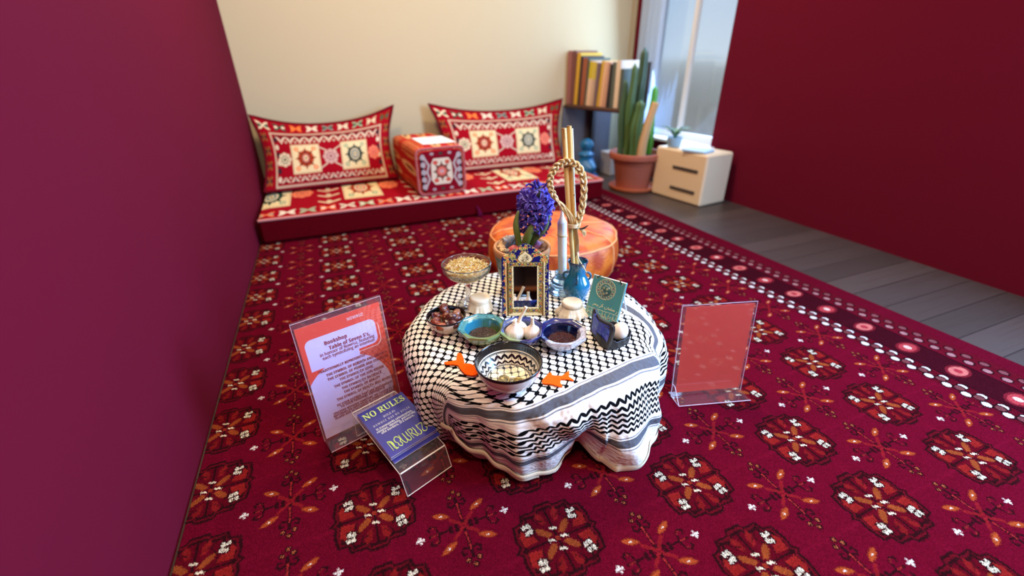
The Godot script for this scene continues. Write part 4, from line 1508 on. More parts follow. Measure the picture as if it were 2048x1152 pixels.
func glass_and_bowls() -> void:
	M.bowl_tex = tex(bowl_image())
	M.net_tex = tex(net_tile(64, 80, 5, 17, c8(14, 14, 18), c8(240, 230, 190)))
	# ---- crystal goblet with sprouts
	var t := thing("glass_goblet", "cut crystal footed goblet filled with pale sprouts at the back left of the cloth", "goblet", Vector3(0.3145, T + 0.0015, -1.131), 0.0)
	var cut := func(r: float, y: float, a: float):
		var k := clampf((y - 0.088) / 0.01, 0, 1) * clampf((0.128 - y) / 0.006, 0, 1)
		return r * (1.0 + 0.018 * k * (absf(sin(12 * a + y * 240.0)) + absf(sin(12 * a - y * 240.0)) - 1.0))
	var R := 0.0725
	var b := MB.new()
	b.lathe(catmull([[0.0, 0.083], [0.012, 0.083], [0.036, 0.089], [0.058, 0.103], [0.070, 0.122], [R, 0.135], [R - 0.0005, 0.1375], [R - 0.004, 0.1375], [0.066, 0.123], [0.054, 0.108], [0.034, 0.097], [0.012, 0.092], [0.0, 0.092]], 4), 96, Vector3.ZERO, cut)
	part("bowl", b, M.glass, t)
	b = MB.new()
	var hex := func(r: float, y: float, a: float): return r * (1.0 + 0.06 * cos(6 * a) * clampf((0.08 - y) / 0.05, 0, 1) * clampf((y - 0.008) * 90, 0, 1))
	b.lathe(catmull([[0.0, 0.0], [0.036, 0.0], [0.038, 0.0025], [0.030, 0.005], [0.012, 0.010], [0.0075, 0.02], [0.007, 0.045], [0.009, 0.07], [0.016, 0.0825], [0.0, 0.0829]], 5), 48, Vector3.ZERO, hex)
	part("stem", b, M.glass, t)
	# sprouts: a heap of pale curling shoots, one joined mass
	b = MB.new()
	b.blob(Vector3(0, 0.112, 0), Vector3(0.056, 0.02, 0.056), 10, 24, Basis.IDENTITY, null, lin(206, 170, 96))
	for i in 900:
		var rr := 0.062 * sqrt(rng.randf())
		var a := rng.randf() * TAU
		var y := 0.122 + 0.014 * (1.0 - pow(rr / 0.066, 2)) + rng.randf_range(-0.004, 0.003)
		var p := Vector3(rr * cos(a), y, rr * sin(a))
		var d := Vector3(rng.randf_range(-1, 1), rng.randf_range(-0.35, 0.6), rng.randf_range(-1, 1)).normalized() * rng.randf_range(0.005, 0.012)
		var e := Vector3(rng.randf_range(-1, 1), rng.randf_range(-0.2, 0.5), rng.randf_range(-1, 1)) * 0.004
		var c := [lin(240, 226, 170), lin(226, 196, 110), lin(248, 240, 205), lin(196, 140, 60), lin(214, 190, 90)][rng.randi() % 5] as Color
		b.tube([p, p + d * 0.5 + e, p + d], [0.0011, 0.0009, 0.0004], 4, true, 1.0, c)
	var sp := part("sprouts", b, vmat(0.6))
	sp.position = t.position
	tag(sp, "heap of pale yellow sprouts in the crystal goblet", "sprouts", "", "stuff")
	# ---- date bowl
	var db := small_bowl("patterned_bowl", "small black rimmed patterned bowl full of brown dates, left of the triple dish", Vector3(0.218, T + 0.001, -1.022), 0.054, 0.046, 0.3)
	var spots := [[-0.024, 0.012, 0.030, 0.4], [0.004, 0.022, 0.031, 1.4], [0.026, 0.004, 0.033, 0.2], [-0.026, -0.012, 0.031, 2.0], [0.0, -0.004, 0.034, 2.6], [0.022, -0.018, 0.033, 0.9], [-0.006, 0.036, 0.031, 0.1], [-0.004, -0.026, 0.034, 1.2], [-0.018, 0.030, 0.033, 2.3], [0.020, 0.028, 0.033, 1.9], [-0.010, -0.034, 0.042, 1.0], [0.012, 0.010, 0.043, 2.9]]
	var lab := ["glossy red brown date lying at the left front of the bowl", "dark shiny date standing in the front middle of the bowl", "wrinkled purple brown date at the right of the bowl", "brown date at the left rear of the bowl", "crinkled mid brown date in the middle of the heap", "torn date showing pale flesh at the right rear", "small orange brown date at the very front of the bowl", "dark date at the rear of the bowl", "glossy red date at the front left edge", "mauve wrinkled date at the front right", "brown date piled highest at the rear left", "broad dark date on top of the middle of the heap"]
	var dc := [c8(110, 40, 28), c8(66, 26, 18), c8(92, 44, 40), c8(104, 44, 34), c8(120, 62, 44), c8(150, 92, 62), c8(150, 66, 34), c8(90, 36, 26), c8(120, 42, 26), c8(88, 46, 46), c8(104, 50, 38), c8(84, 40, 32)]
	var nz := FastNoiseLite.new()
	nz.frequency = 1.4
	for i in 12:
		var q = spots[i]
		t = thing("date", lab[i], "date", db.position + Basis(Vector3.UP, FACE) * Vector3(q[0] * 1.16, q[2] + 0.003, q[1] * 1.16), q[3], "dates in the small patterned bowl")
		b = MB.new()
		var off := i * 13.0
		b.blob(Vector3.ZERO, Vector3(0.0165, 0.0112, 0.0115), 16, 24, Basis(Vector3.FORWARD, rng.randf_range(-0.4, 0.4)), func(d: Vector3): return 1.0 + 0.16 * nz.get_noise_3d(d.x * 1.6 + off, d.y * 3.0, d.z * 3.0) + 0.05 * nz.get_noise_3d(d.x * 5 + off, d.y * 7, d.z * 7))
		var fl := part("flesh", b, mat(dc[i], 0.28, {"clearcoat_enabled": true, "clearcoat": 0.4, "clearcoat_roughness": 0.25}), t)
		b = MB.new()
		b.blob(Vector3(0.0155, 0.001, 0), Vector3(0.002, 0.003, 0.003), 6, 8)
		part("stalk_end", b, mat(c8(170, 130, 80), 0.8), fl)
	# ---- coin bowl
	small_bowl("patterned_bowl", "black rimmed patterned bowl holding a few coins at the front of the cloth", Vector3(0.290, T + 0.001, -0.745), 0.0765, 0.062, 0.5)
	var cl := ["large dull coin leaning at the left of the little pile in the bowl", "dark brass coin lying under the large dull one", "small silver coin in the middle of the pile in the bowl", "bright little coin at the right end of the pile", "pale silver coin lying at the back of the pile", "yellowish coin peeking out at the right front of the pile"]
	var cp := [[-0.010, 0.0145, 0.008, 0.014, 0.5], [-0.014, 0.0085, 0.006, 0.0135, 0.15], [0.010, 0.0115, 0.008, 0.0095, 0.4], [0.026, 0.0115, 0.004, 0.009, 0.35], [0.008, 0.0085, -0.002, 0.010, 0.2], [0.020, 0.0145, 0.010, 0.0095, 0.3]]
	var cc := [c8(150, 136, 96), c8(120, 104, 60), c8(176, 170, 150), c8(196, 186, 150), c8(180, 176, 160), c8(170, 150, 96)]
	for i in 6:
		var q = cp[i]
		t = thing("coin", cl[i], "coin", Vector3(0.290, T + 0.001, -0.745) + RH * q[0] + NV * q[2] + Vector3(0, q[1], 0), rng.randf() * 3.0, "coins in the front bowl")
		t.rotation.x = q[4] * 0.6
		b = MB.new()
		var cr: float = q[3]
		b.lathe([[0.0, -0.001], [cr - 0.0003, -0.001], [cr, -0.0007], [cr, 0.0007], [cr - 0.0003, 0.001], [cr - 0.0015, 0.001], [cr - 0.0018, 0.0006], [0.0, 0.0006]], 32)
		var dsc := part("disc", b, mat(cc[i], 0.35, {"metallic": 0.9}), t)
		b = MB.new()
		b.blob(Vector3(0, 0.0006, 0), Vector3(cr * 0.5, 0.0007, cr * 0.62), 6, 14, Basis.IDENTITY, func(d: Vector3): return 1.0 + 0.2 * sin(d.x * 7 + d.z * 4))
		part("relief", b, mat(cc[i], 0.35, {"metallic": 0.9}), dsc)

# ------------------------------------------------------------------ triple dish
func triple_dish() -> void:
	var ax := Vector3(0.866, 0, 0.5)        # along the row of lobes
	var t := thing("triple_dish", "glazed ceramic dish of three joined octagonal bowls, green, cobalt blue and white", "dish", Vector3(0.381, T + 0.0015, -0.880), atan2(-ax.z, ax.x))
	var n := FastNoiseLite.new()
	n.frequency = 28.0
	n.fractal_octaves = 3
	var H := 0.044
	var S := 0.103
	for L in [-1, 0, 1]:
		var cx: float = L * S
		var rim := func(a: float) -> float:
			# octagon cut by the planes where the lobes meet
			var ap := 0.061 if L != 0 else 0.058
			var m := fmod(a + 100 * PI + PI / 8, PI / 4) - PI / 8
			var r := ap / cos(m)
			var lim := 1e9
			if (L <= 0) and cos(a) > 0.01: lim = (S / 2) / cos(a)
			if (L >= 0) and cos(a) < -0.01: lim = minf(lim, (S / 2) / -cos(a))
			return minf(r, lim)
		var colf := func(p: Vector3, a: float, inside: float) -> Color:
			var k := n.get_noise_3d(p.x, p.y, p.z)
			var sp := n.get_noise_3d(p.x * 9, p.y * 9, p.z * 9)
			var x := p.x - cx
			if L == -1:
				var turq := lin(64, 138, 140) if sp < 0.18 else lin(38, 96, 98)
				if inside > 0.35 and x < -0.01: turq = lin(40, 124, 150)
				var green := lin(112, 138, 84)
				var dk := lin(84, 112, 62)
				var g := green if inside < 0.5 else dk
				var e := x * 1.0 + p.z * 1.25 + 0.012 * k
				if inside > 0.5: return lin(74, 120, 104).lerp(dk if x > 0.012 else turq, smoothstep(-0.02, 0.02, absf(x)))
				return turq.lerp(g, smoothstep(0.008, 0.013, e))
			if L == 0:
				if p.z > 0.02 and x < 0.005 + 0.004 * k: return lin(122, 148, 92)
				if inside > 0.3: return lin(12, 22, 62)
				return lin(24, 40, 104) if x > -0.03 + 0.01 * k else lin(70, 92, 140)
			var white := lin(206, 208, 220) if sp < 0.2 else lin(150, 150, 165)
			var navy := lin(18, 28, 92)
			var e2 := x * 0.95 + p.z * 1.15 + 0.006 * k
			if inside > 0.25: return lin(8, 18, 58) if x < 0.036 - 0.2 * p.z else white
			return navy.lerp(white, smoothstep(0.016, 0.019, e2))
		var rows := []
		var cols := []
		# [fraction of the rim outline, plain radius, height, how far inside]
		var pr := [[0.0, 0.0, 0.0, -1.0], [0.0, 0.028, 0.0, -1.0], [0.0, 0.032, 0.003, -1.0], [0.35, 0.042, 0.018, -1.0], [0.8, 0.05, 0.033, -1.0], [0.985, 0.05, H - 0.006, -1.0], [1.0, 0.05, H - 0.002, 0.0], [0.985, 0.05, H, 0.0], [0.95, 0.05, H - 0.0002, 0.0], [0.75, 0.05, H - 0.002, 0.0], [0.35, 0.048, H - 0.0035, 0.1], [0.0, 0.0475, H - 0.005, 0.2], [0.0, 0.0455, H - 0.009, 0.4], [0.0, 0.043, H - 0.018, 0.7], [0.0, 0.037, 0.012, 0.9], [0.0, 0.025, 0.0065, 1.0], [0.0, 0.0, 0.005, 1.0]]
		if L == 0:
			for q in pr:
				q[1] = minf(q[1], 0.046)
		var fine := catmull(pr, 3)
		for q in fine:
			var r := PackedVector3Array()
			var c := PackedColorArray()
			for j in 97:
				var a := TAU * (j % 96) / 96.0
				var rr := lerpf(maxf(q[1], 0.0), rim.call(a), clampf(q[0], 0.0, 1.0))
				rr = minf(rr, rim.call(a))
				var p := Vector3(cx + rr * cos(a), q[2], rr * sin(a))
				r.append(p)
				c.append(colf.call(p, a, q[3]))
			rows.append(r)
			cols.append(c)
		var b := MB.new()
		b.grid(rows, true, false, null, cols)
		part("bowl_lobe", b, vmat(0.22, {"clearcoat_enabled": true, "clearcoat": 0.9, "clearcoat_roughness": 0.05}), t, ["turquoise and olive green lobe", "dark cobalt middle lobe", "cobalt lobe with a speckled white rim"][L + 1])
	# heaps in the outer lobes
	for e in [[-S, "nigella_seeds", "heap of dark brown seeds in the green lobe of the triple dish", lin(48, 32, 24), lin(96, 74, 54)], [S, "sumac", "heap of dark red ground sumac in the blue and white lobe", lin(54, 18, 18), lin(92, 36, 30)]]:
		var b := MB.new()
		var ce := t.transform * Vector3(e[0], 0, 0)
		b.blob(Vector3(0, 0.014, 0), Vector3(0.0385, 0.008, 0.0385), 10, 28, Basis.IDENTITY, null, e[3])
		for i in 1300:
			var rr := 0.036 * sqrt(rng.randf())
			var a := rng.randf() * TAU
			var p := Vector3(rr * cos(a), 0.0225 - 0.006 * pow(rr / 0.038, 2) + rng.randf_range(-0.0016, 0.0010), rr * sin(a))
			var d := Vector3(rng.randf_range(-1, 1), rng.randf_range(-0.4, 0.4), rng.randf_range(-1, 1)).normalized() * 0.0014
			b.tube([p - d, p + d], 0.0008, 4, true, 1.0, e[3].lerp(e[4], rng.randf()))
		var o := part(e[1], b, vmat(0.35))
		o.position = ce
		tag(o, e[2], "seeds" if e[0] < 0 else "spice", "", "stuff")
	# garlic
	var g := [["fat garlic bulb on the left in the middle lobe, its neck cut short", Vector3(0.366, T + 0.007, -0.892), 0.0255, Vector3(0.003, 0.012, -0.002), 0.0], ["rounder garlic bulb on the right in the middle lobe, stem upright", Vector3(0.4085, T + 0.007, -0.8745), 0.0235, Vector3(0.001, 0.026, -0.003), 1.0], ["garlic bulb half hidden behind the fat one, long stem leaning right", Vector3(0.388, T + 0.009, -0.912), 0.02, Vector3(0.022, 0.052, 0.004), 2.0]]
	for e in g:
		t = thing("garlic_bulb", e[0], "garlic", e[1], e[4], "garlic bulbs in the middle lobe")
		var R: float = e[2]
		var fn := func(r: float, y: float, a: float): return r * (1.0 + 0.035 * cos(7 * a + e[4]) * clampf(1.2 - y / (R * 1.9), 0, 1) + 0.012 * sin(23 * a))
		var cf := func(r: float, y: float, a: float):
			var k := 0.5 + 0.5 * sin(31 * a + 3 * sin(5 * a))
			return lin(238, 228, 212).lerp(lin(206, 176, 146), clampf(k * 0.55 - 0.1, 0, 1)).lerp(lin(190, 130, 150), 0.10 * (0.5 + 0.5 * sin(9 * a)))
		var b := MB.new()
		b.lathe(catmull([[0.0, 0.002], [R * 0.35, 0.0], [R * 0.8, R * 0.3], [R, R * 0.8], [R * 0.9, R * 1.25], [R * 0.55, R * 1.6], [R * 0.3, R * 1.85], [R * 0.22, R * 2.0], [0.0, R * 2.01]], 5), 64, Vector3.ZERO, fn, cf)
		var gb := part("bulb", b, vmat(0.5, {"rim_enabled": true, "rim": 0.2}), t)
		b = MB.new()
		var inv: Basis = Basis(Vector3.UP, -e[4])
		var tip: Vector3 = inv * e[3]
		b.tube(catmull([Vector3(0, R * 1.85, 0), Vector3(0, R * 2.1, 0) + tip * 0.12, Vector3(0, R * 1.9, 0) + tip * 0.55, Vector3(0, R * 1.9, 0) + tip * 0.8], 4), [0.0062, 0.0056, 0.005, 0.0047, 0.0045, 0.0043, 0.0042, 0.0041, 0.004, 0.0042, 0.0045, 0.0047, 0.0048], 12)
		part("stem", b, mat(c8(232, 214, 182), 0.6), t)
		b = MB.new()
		for i in 22:
			var a := TAU * i / 22
			b.tube([Vector3(0.004 * cos(a), 0.003, 0.004 * sin(a)), Vector3(0.009 * cos(a), 0.0005, 0.009 * sin(a)), Vector3(0.013 * cos(a + 0.3), 0.0016, 0.013 * sin(a + 0.3))], 0.0005, 4)
		part("roots", b, mat(c8(186, 150, 96), 0.8), gb)

# ------------------------------------------------------------------ mirror
func mirror() -> void:
	var W := 0.134
	var L := 0.2095
	var pw := 512
	var ph := 800
	var sx := pw / W
	var im := canvas(pw, ph, c8(24, 24, 96))
	var P := func(x: float, y: float) -> Vector2: return Vector2((x + W / 2) * sx, ph - y / L * ph)
	var gold := c8(176, 168, 70)
	var orange := c8(222, 110, 58)
	var cream := c8(244, 228, 170)
	# flowering scrolls over the blue ground
	var spots := []
	for i in 26:
		var y := 0.004 + i * 0.0072
		for s in [-1, 1]:
			spots.append(Vector2(s * (0.0535 + 0.005 * sin(i * 1.9)), y))
	for i in 60:
		spots.append(Vector2(rng.randf_range(-0.06, 0.06), rng.randf_range(0.155, 0.205)))
	for i in spots.size():
		var c: Vector2 = P.call(spots[i].x, spots[i].y)
		var a := i * 1.3
		var st := []
		for k in 9:
			var r := 26.0 - k * 2.2
			st.append(c + Vector2(cos(a + k * 0.6), sin(a + k * 0.6)) * r)
		stroke(im, st, 5, gold)
		leaf(im, c + Vector2(18, -6).rotated(a), Vector2(1, 0.5).rotated(a), 20, 9, c8(150, 160, 74))
		for k in 3:
			disc(im, c + Vector2(26, 0).rotated(a + 2.1 * k), 6, 6, c8(216, 206, 110), false, 8)
		if i % 2 == 0:
			for k in 5:
				disc(im, c + Vector2(9, 0).rotated(TAU * k / 5), 7.5, 7.5, orange, false, 8)
			disc(im, c, 4, 4, c8(244, 214, 170), false, 8)
	# cream medallion with flowing script
	var md := PackedVector2Array()
	for q in [[0, 29], [-9, 20], [-19, 14], [-25, 6], [-27, 0], [-22, -6], [-14, -12], [-6, -16], [0, -24], [6, -16], [14, -12], [22, -6], [27, 0], [25, 6], [19, 14], [9, 20]]:
		md.append(P.call(q[0] * 0.00075, 0.1655 + q[1] * 0.0008))
	var mo := PackedVector2Array()
	var mc: Vector2 = P.call(0, 0.1655)
	for q in md: mo.append(mc + (q - mc) * 1.12)
	poly(im, mo, c8(120, 90, 40))
	poly(im, md, cream)
	for i in 9:
		var c: Vector2 = mc + Vector2(rng.randf_range(-34, 34), rng.randf_range(-34, 34))
		var st := []
		for k in 8:
			st.append(c + Vector2(cos(i + k * 0.55), sin(i + k * 0.55)) * (17 - k))
		stroke(im, st, 4.5, c8(70, 52, 34))
	for i in 5:
		stroke(im, [mc + Vector2(-30 + i * 14, -26), mc + Vector2(-26 + i * 14, 10)], 4.5, c8(70, 52, 34))
	# inner ornate border
	var ib := func(x0, y0, x1, y1): im.fill_rect(Rect2i(Vector2i(P.call(x0, y1)), Vector2i(P.call(x1, y0) - P.call(x0, y1))), cream)
	ib.call(-0.056, 0.0, 0.056, 0.156)
	var nb := 0
	for e in [[-0.0525, -0.0475], [0.0475, 0.0525]]:
		im.fill_rect(Rect2i(Vector2i(P.call(e[0], 0.156)), Vector2i(P.call(e[1], 0.0) - P.call(e[0], 0.156))), c8(110, 80, 36))
	for e in [[-0.043, 0.012, -0.043, 0.15], [0.043, 0.012, 0.043, 0.15], [-0.04, 0.0165, 0.04, 0.0165], [-0.04, 0.1515, 0.04, 0.1515]]:
		var a: Vector2 = P.call(e[0], e[1])
		var b: Vector2 = P.call(e[2], e[3])
		var n := int(a.distance_to(b) / 30.0)
		for i in n + 1:
			var c := a.lerp(b, float(i) / n)
			nb += 1
			var st := []
			for k in 10:
				st.append(c + Vector2(cos(nb * 2.0 + k * 0.7), sin(nb * 2.0 + k * 0.7)) * (15 + 8 * (k % 2)))
			stroke(im, st, 7, c8(118, 106, 40))
			stroke(im, [c + Vector2(-14, -10), c + Vector2(0, 12), c + Vector2(14, -10)], 5, c8(96, 62, 30))
			disc(im, c, 10, 10, [c8(54, 60, 120), c8(206, 100, 60), c8(170, 160, 70)][nb % 3], false, 10)
			disc(im, c + Vector2(14, 12), 6, 6, c8(206, 110, 60), false, 8)
	grain(im, 0.12)
	var fm := mat(Color.WHITE, 0.3, {"albedo_texture": tex(im), "clearcoat_enabled": true, "clearcoat": 0.5, "clearcoat_roughness": 0.1})
	var rect := Rect2(-W / 2, 0, W, L)
	var t := thing("mirror", "small standing mirror in an ogee topped blue frame painted with flowers and gold scrolls", "mirror", Vector3(0.4445, T + 0.002, -1.0))
	t.transform = axes(Vector3(0.4445, T + 0.002, -1.0), RH, Vector3.UP * cos(deg_to_rad(14)) - NV * sin(deg_to_rad(14)))
	var o := PackedVector2Array()
	for q in [[0.067, 0.0], [0.067, 0.165], [0.0655, 0.1715], [0.061, 0.1765], [0.0545, 0.1785], [0.049, 0.1775], [0.046, 0.1805], [0.042, 0.186], [0.034, 0.1925], [0.024, 0.1985], [0.013, 0.2055], [0.006, 0.2088], [0.0, 0.2095]]:
		o.append(Vector2(q[0], q[1]))
	for i in range(o.size() - 2, -1, -1):
		o.append(Vector2(-o[i].x, o[i].y))
	var b := MB.new()
	b.slab(o, -0.008, 0.0, 0.0012, Transform3D.IDENTITY, rect)
	var frm := part("frame", b, fm, t)
	# scalloped border in four pieces, proud of the frame
	var gx := 0.0335
	var gy0 := 0.026
	var gy1 := 0.1455
	for s in [-1, 1]:
		var p := PackedVector2Array([Vector2(s * gx, gy0 - 0.0), Vector2(s * gx, gy1)])
		var n := 28
		for i in n + 1:
			var f := float(i) / n
			var y := lerpf(gy1, gy0, f)
			var w := 0.0145 + 0.003 * absf(sin(f * PI * 6)) + 0.005 * exp(-pow((f - 0.48) / 0.06, 2))
			p.append(Vector2(s * (gx + w), y))
		b = MB.new()
		b.slab(p, 0.0, 0.0022, 0.0005, Transform3D.IDENTITY, rect)
		part("inner_border", b, fm, frm)
	for e in [[gy1, 1.0, 0.008], [gy0, -1.0, 0.0125]]:
		var p := PackedVector2Array([Vector2(-gx - 0.014, e[0]), Vector2(gx + 0.014, e[0])])
		for i in 29:
			var f := i / 28.0
			p.append(Vector2(lerpf(gx + 0.0155, -gx - 0.0155, f), e[0] + e[1] * (e[2] + 0.0022 * absf(sin(f * PI * 5)))))
		b = MB.new()
		b.slab(p, 0.0, 0.0022, 0.0005, Transform3D.IDENTITY, rect)
		part("inner_border", b, fm, frm)
	b = MB.new()
	b.slab(PackedVector2Array([Vector2(-gx - 0.0004, gy0 - 0.0004), Vector2(gx + 0.0004, gy0 - 0.0004), Vector2(gx + 0.0004, gy1 + 0.0004), Vector2(-gx - 0.0004, gy1 + 0.0004)]), 0.0, 0.0009)
	part("mirror_glass", b, mat(c8(226, 222, 214), 0.03, {"metallic": 1.0}), t, "plain rectangular mirror glass")
	b = MB.new()
	b.box(Vector3(0, 0.085, -0.026), Vector3(0.03, 0.165, 0.004), 0.001, Basis(Vector3.RIGHT, 0.22))
	part("stand_leg", b, M.deep_wood, t)

# ------------------------------------------------------------------ hyacinth
const HP := Vector3(0.505, T, -1.165)

func hp(lat: float, up: float, fw := 0.0) -> Vector3:
	return RH * lat + Vector3(0, up, 0) + NV * fw

func blade(b: MB, path: Array, w: float, col: Color, nrm: Vector3) -> void:
	var f := catmull(path, 6)
	var rows := []
	var cols := []
	for i in f.size():
		var k := float(i) / (f.size() - 1)
		var d: Vector3 = (f[mini(i + 1, f.size() - 1)] - f[maxi(i - 1, 0)]).normalized()
		var sd := d.cross(nrm).normalized()
		var n2 := sd.cross(d).normalized()
		var ww := w * (0.75 + 0.35 * sin(PI * minf(k * 1.1, 1.0))) * sqrt(maxf(0.0, 1.0 - pow(k, 5)))
		var r := PackedVector3Array()
		var c := PackedColorArray()
		for j in 13:
			var a := TAU * (j % 12) / 12
			r.append(f[i] + sd * (ww * cos(a)) + n2 * (0.0022 * sin(a) * minf(1.0, ww / 0.002) - 0.35 * ww * pow(cos(a), 2)))
			c.append(col.lerp(col.lightened(0.12), k))
		rows.append(r)
		cols.append(c)
	b.grid(rows, true, true, null, cols)

func hyacinth() -> void:
	var t := thing("flower_pot", "green glazed clay pot with a bare tan rim standing behind the mirror", "pot", HP + Vector3(0, 0.0015, 0))
	var b := MB.new()
	b.lathe([[0.0, 0.0], [0.058, 0.0], [0.062, 0.004], [0.080, 0.085], [0.0805, 0.090], [0.0795, 0.092], [0.0805, 0.094], [0.0865, 0.124], [0.0865, 0.127]], 64)
	part("body", b, mat(c8(92, 140, 130), 0.3, {"clearcoat_enabled": true, "clearcoat": 0.4}), t, "sea green glaze")
	b = MB.new()
	b.lathe([[0.0866, 0.127], [0.0885, 0.132], [0.0895, 0.142], [0.0875, 0.149], [0.083, 0.150], [0.079, 0.146], [0.077, 0.135], [0.070, 0.118], [0.0, 0.118]], 64)
	part("rim", b, mat(c8(200, 150, 104), 0.7), t, "bare tan clay rim")
	b = MB.new()
	b.blob(Vector3(0, 0.118, 0), Vector3(0.072, 0.012, 0.072), 8, 24)
	part("soil", b, mat(c8(58, 42, 32), 0.95), t)
	# crumpled wrapping inside the rim
	var nz := FastNoiseLite.new()
	nz.frequency = 2.2
	var wr := [[1.75, 2.75, c8(188, 190, 192), 0.160], [2.7, 3.9, c8(206, 168, 116), 0.152], [-0.9, 0.4, c8(140, 98, 66), 0.150], [3.9, 4.6, c8(52, 42, 36), 0.146], [0.5, 1.7, c8(196, 156, 108), 0.146]]
	for e in wr:
		b = MB.new()
		var rows := []
		for i in 7:
			var r := PackedVector3Array()
			for j in 29:
				var a := lerpf(e[0], e[1], j / 28.0)
				var f := i / 6.0
				var rr := 0.074 - 0.022 * sin(PI * f) * (0.6 + 0.8 * nz.get_noise_2d(a * 6, f * 3 + e[0])) + 0.004 * sin(j * 1.7)
				var y: float = lerpf(0.115, e[3], sin(PI * f * 0.62)) + 0.008 * nz.get_noise_2d(a * 9.0, e[0] * 5.0) + 0.003 * sin(j * 2.3)
				# angle 0 to the right, increasing away from the viewer
				r.append(RH * (rr * cos(a)) - NV * (rr * sin(a)) + Vector3(0, y, 0))
			rows.append(r)
		b.grid(rows)
		part("crumpled_paper", b, mat(e[2], 0.6), t)
	var h := thing("hyacinth", "deep violet hyacinth in bloom with upright green leaves", "flower", HP)
	for e in [[hp(-0.024, 0.139, 0.02), Vector3(0.024, 0.019, 0.018), c8(186, 82, 84)], [hp(0.045, 0.142, -0.01), Vector3(0.019, 0.021, 0.016), c8(170, 110, 160)]]:
		b = MB.new()
		b.blob(e[0], e[1], 14, 24, Basis(Vector3.UP, FACE), func(d: Vector3): return 1.0 + 0.05 * sin(d.x * 6 + 2) + 0.03 * sin(11 * atan2(d.z, d.x)))
		part("bulb", b, mat(e[2], 0.4), h)
	var lm := vmat(0.4, {"backlight_enabled": true, "backlight": Color(0.15, 0.25, 0.05)})
	var lv := [[[hp(-0.004, 0.135), hp(-0.012, 0.18, 0.02), hp(-0.018, 0.23, 0.03), hp(-0.010, 0.272, 0.03)], 0.009, lin(104, 140, 40)], [[hp(0.006, 0.135, 0.012), hp(0.012, 0.175, 0.034), hp(0.024, 0.215, 0.046), hp(0.038, 0.244, 0.046)], 0.0115, lin(104, 142, 36)], [[hp(0.018, 0.135, 0.0), hp(0.036, 0.175, 0.02), hp(0.064, 0.21, 0.03), hp(0.082, 0.258, 0.03)], 0.0095, lin(78, 118, 40)], [[hp(-0.008, 0.135, 0.008), hp(-0.013, 0.17, 0.016), hp(-0.016, 0.20, 0.018), hp(-0.010, 0.228, 0.018)], 0.007, lin(100, 132, 40)], [[hp(0.012, 0.135, -0.012), hp(0.03, 0.165, -0.016), hp(0.052, 0.20, -0.02), hp(0.058, 0.225, -0.02)], 0.008, lin(80, 140, 40)]]
	for e in lv:
		b = MB.new()
		blade(b, e[0], e[1], e[2], NV)
		part("leaf", b, lm, h)
	var ax0 := hp(0.014, 0.135)
	var ax1 := hp(0.028, 0.19)
	var ax2 := hp(0.040, 0.265)
	var ax3 := hp(0.054, 0.335)
	var axis := catmull([ax0, ax1, ax2, ax3], 8)
	b = MB.new()
	b.tube(axis, 0.005, 10)
	part("stem", b, mat(c8(70, 70, 52), 0.5), h)
	# florets: three variants, shared
	var meshes := []
	for v in 3:
		var f := MB.new()
		f.tube([Vector3(0, 0, 0), Vector3(0, 0.010, 0), Vector3(0, 0.016, 0)], [0.0028, 0.0036, 0.0042], 8, true, 1.0, lin(44, 34, 108))
		for k in 6:
			var a := TAU * k / 6 + v * 0.3
			var d := Vector3(cos(a), 0, sin(a))
			var cu := 1.0 + 0.25 * sin(k * 2.1 + v)
			var rows := []
			var cols := []
			var pth := [Vector3(0, 0.012, 0) + d * 0.003, Vector3(0, 0.0185, 0) + d * 0.006, Vector3(0, 0.0215, 0) + d * 0.012 * cu, Vector3(0, 0.0175, 0) + d * 0.017 * cu, Vector3(0, 0.0115, 0) + d * 0.0175 * cu]
			var sd := Vector3(-d.z, 0, d.x)
			for i in 5:
				var w: float = [0.002, 0.0032, 0.0036, 0.0030, 0.0006][i]
				var r := PackedVector3Array()
				var c := PackedColorArray()
				for j in 5:
					var u := (j - 2) / 2.0
					r.append(pth[i] + sd * (w * u) + Vector3(0, 0.0016 * u * u, 0))
					c.append(lin(70, 54, 164).lerp(lin(122, 108, 220), absf(u) * 0.8) if j != 2 else lin(52, 42, 140))
				rows.append(r)
				cols.append(c)
			f.grid(rows, false, false, null, cols)
		meshes.append(f.mesh())
	var fm := vmat(0.45, {"backlight_enabled": true, "backlight": Color(0.2, 0.15, 0.45)})
	var n := 38
	for i in n:
		var f := 0.50 + 0.30 * i / (n - 1.0)
		var p: Vector3 = axis[int(f * (axis.size() - 1))].lerp(axis[mini(int(f * (axis.size() - 1)) + 1, axis.size() - 1)], fmod(f * (axis.size() - 1), 1.0))
		var a := i * 2.399
		var env := sin(PI * clampf((f - 0.44) / 0.44, 0.05, 0.95))
		var rr := 0.012 + 0.016 * pow(env, 0.6)
		var d := (RH * cos(a) + NV * sin(a) + Vector3.UP * (lerpf(-0.35, 0.65, (f - 0.50) / 0.30) + rng.randf_range(-0.25, 0.25))).normalized()
		var o := MeshInstance3D.new()
		o.name = "floret"
		o.mesh = meshes[i % 3]
		o.material_override = fm
		h.add_child(o, true)
		var x := d.cross(Vector3(0.3, 0.2, 0.9)).normalized()
		o.transform = Transform3D(Basis(x, d, x.cross(d)).rotated(d, rng.randf() * TAU).scaled(Vector3.ONE * rng.randf_range(1.25, 1.6)), p + d * (rr - 0.010 + rng.randf_range(0.0, 0.007)))
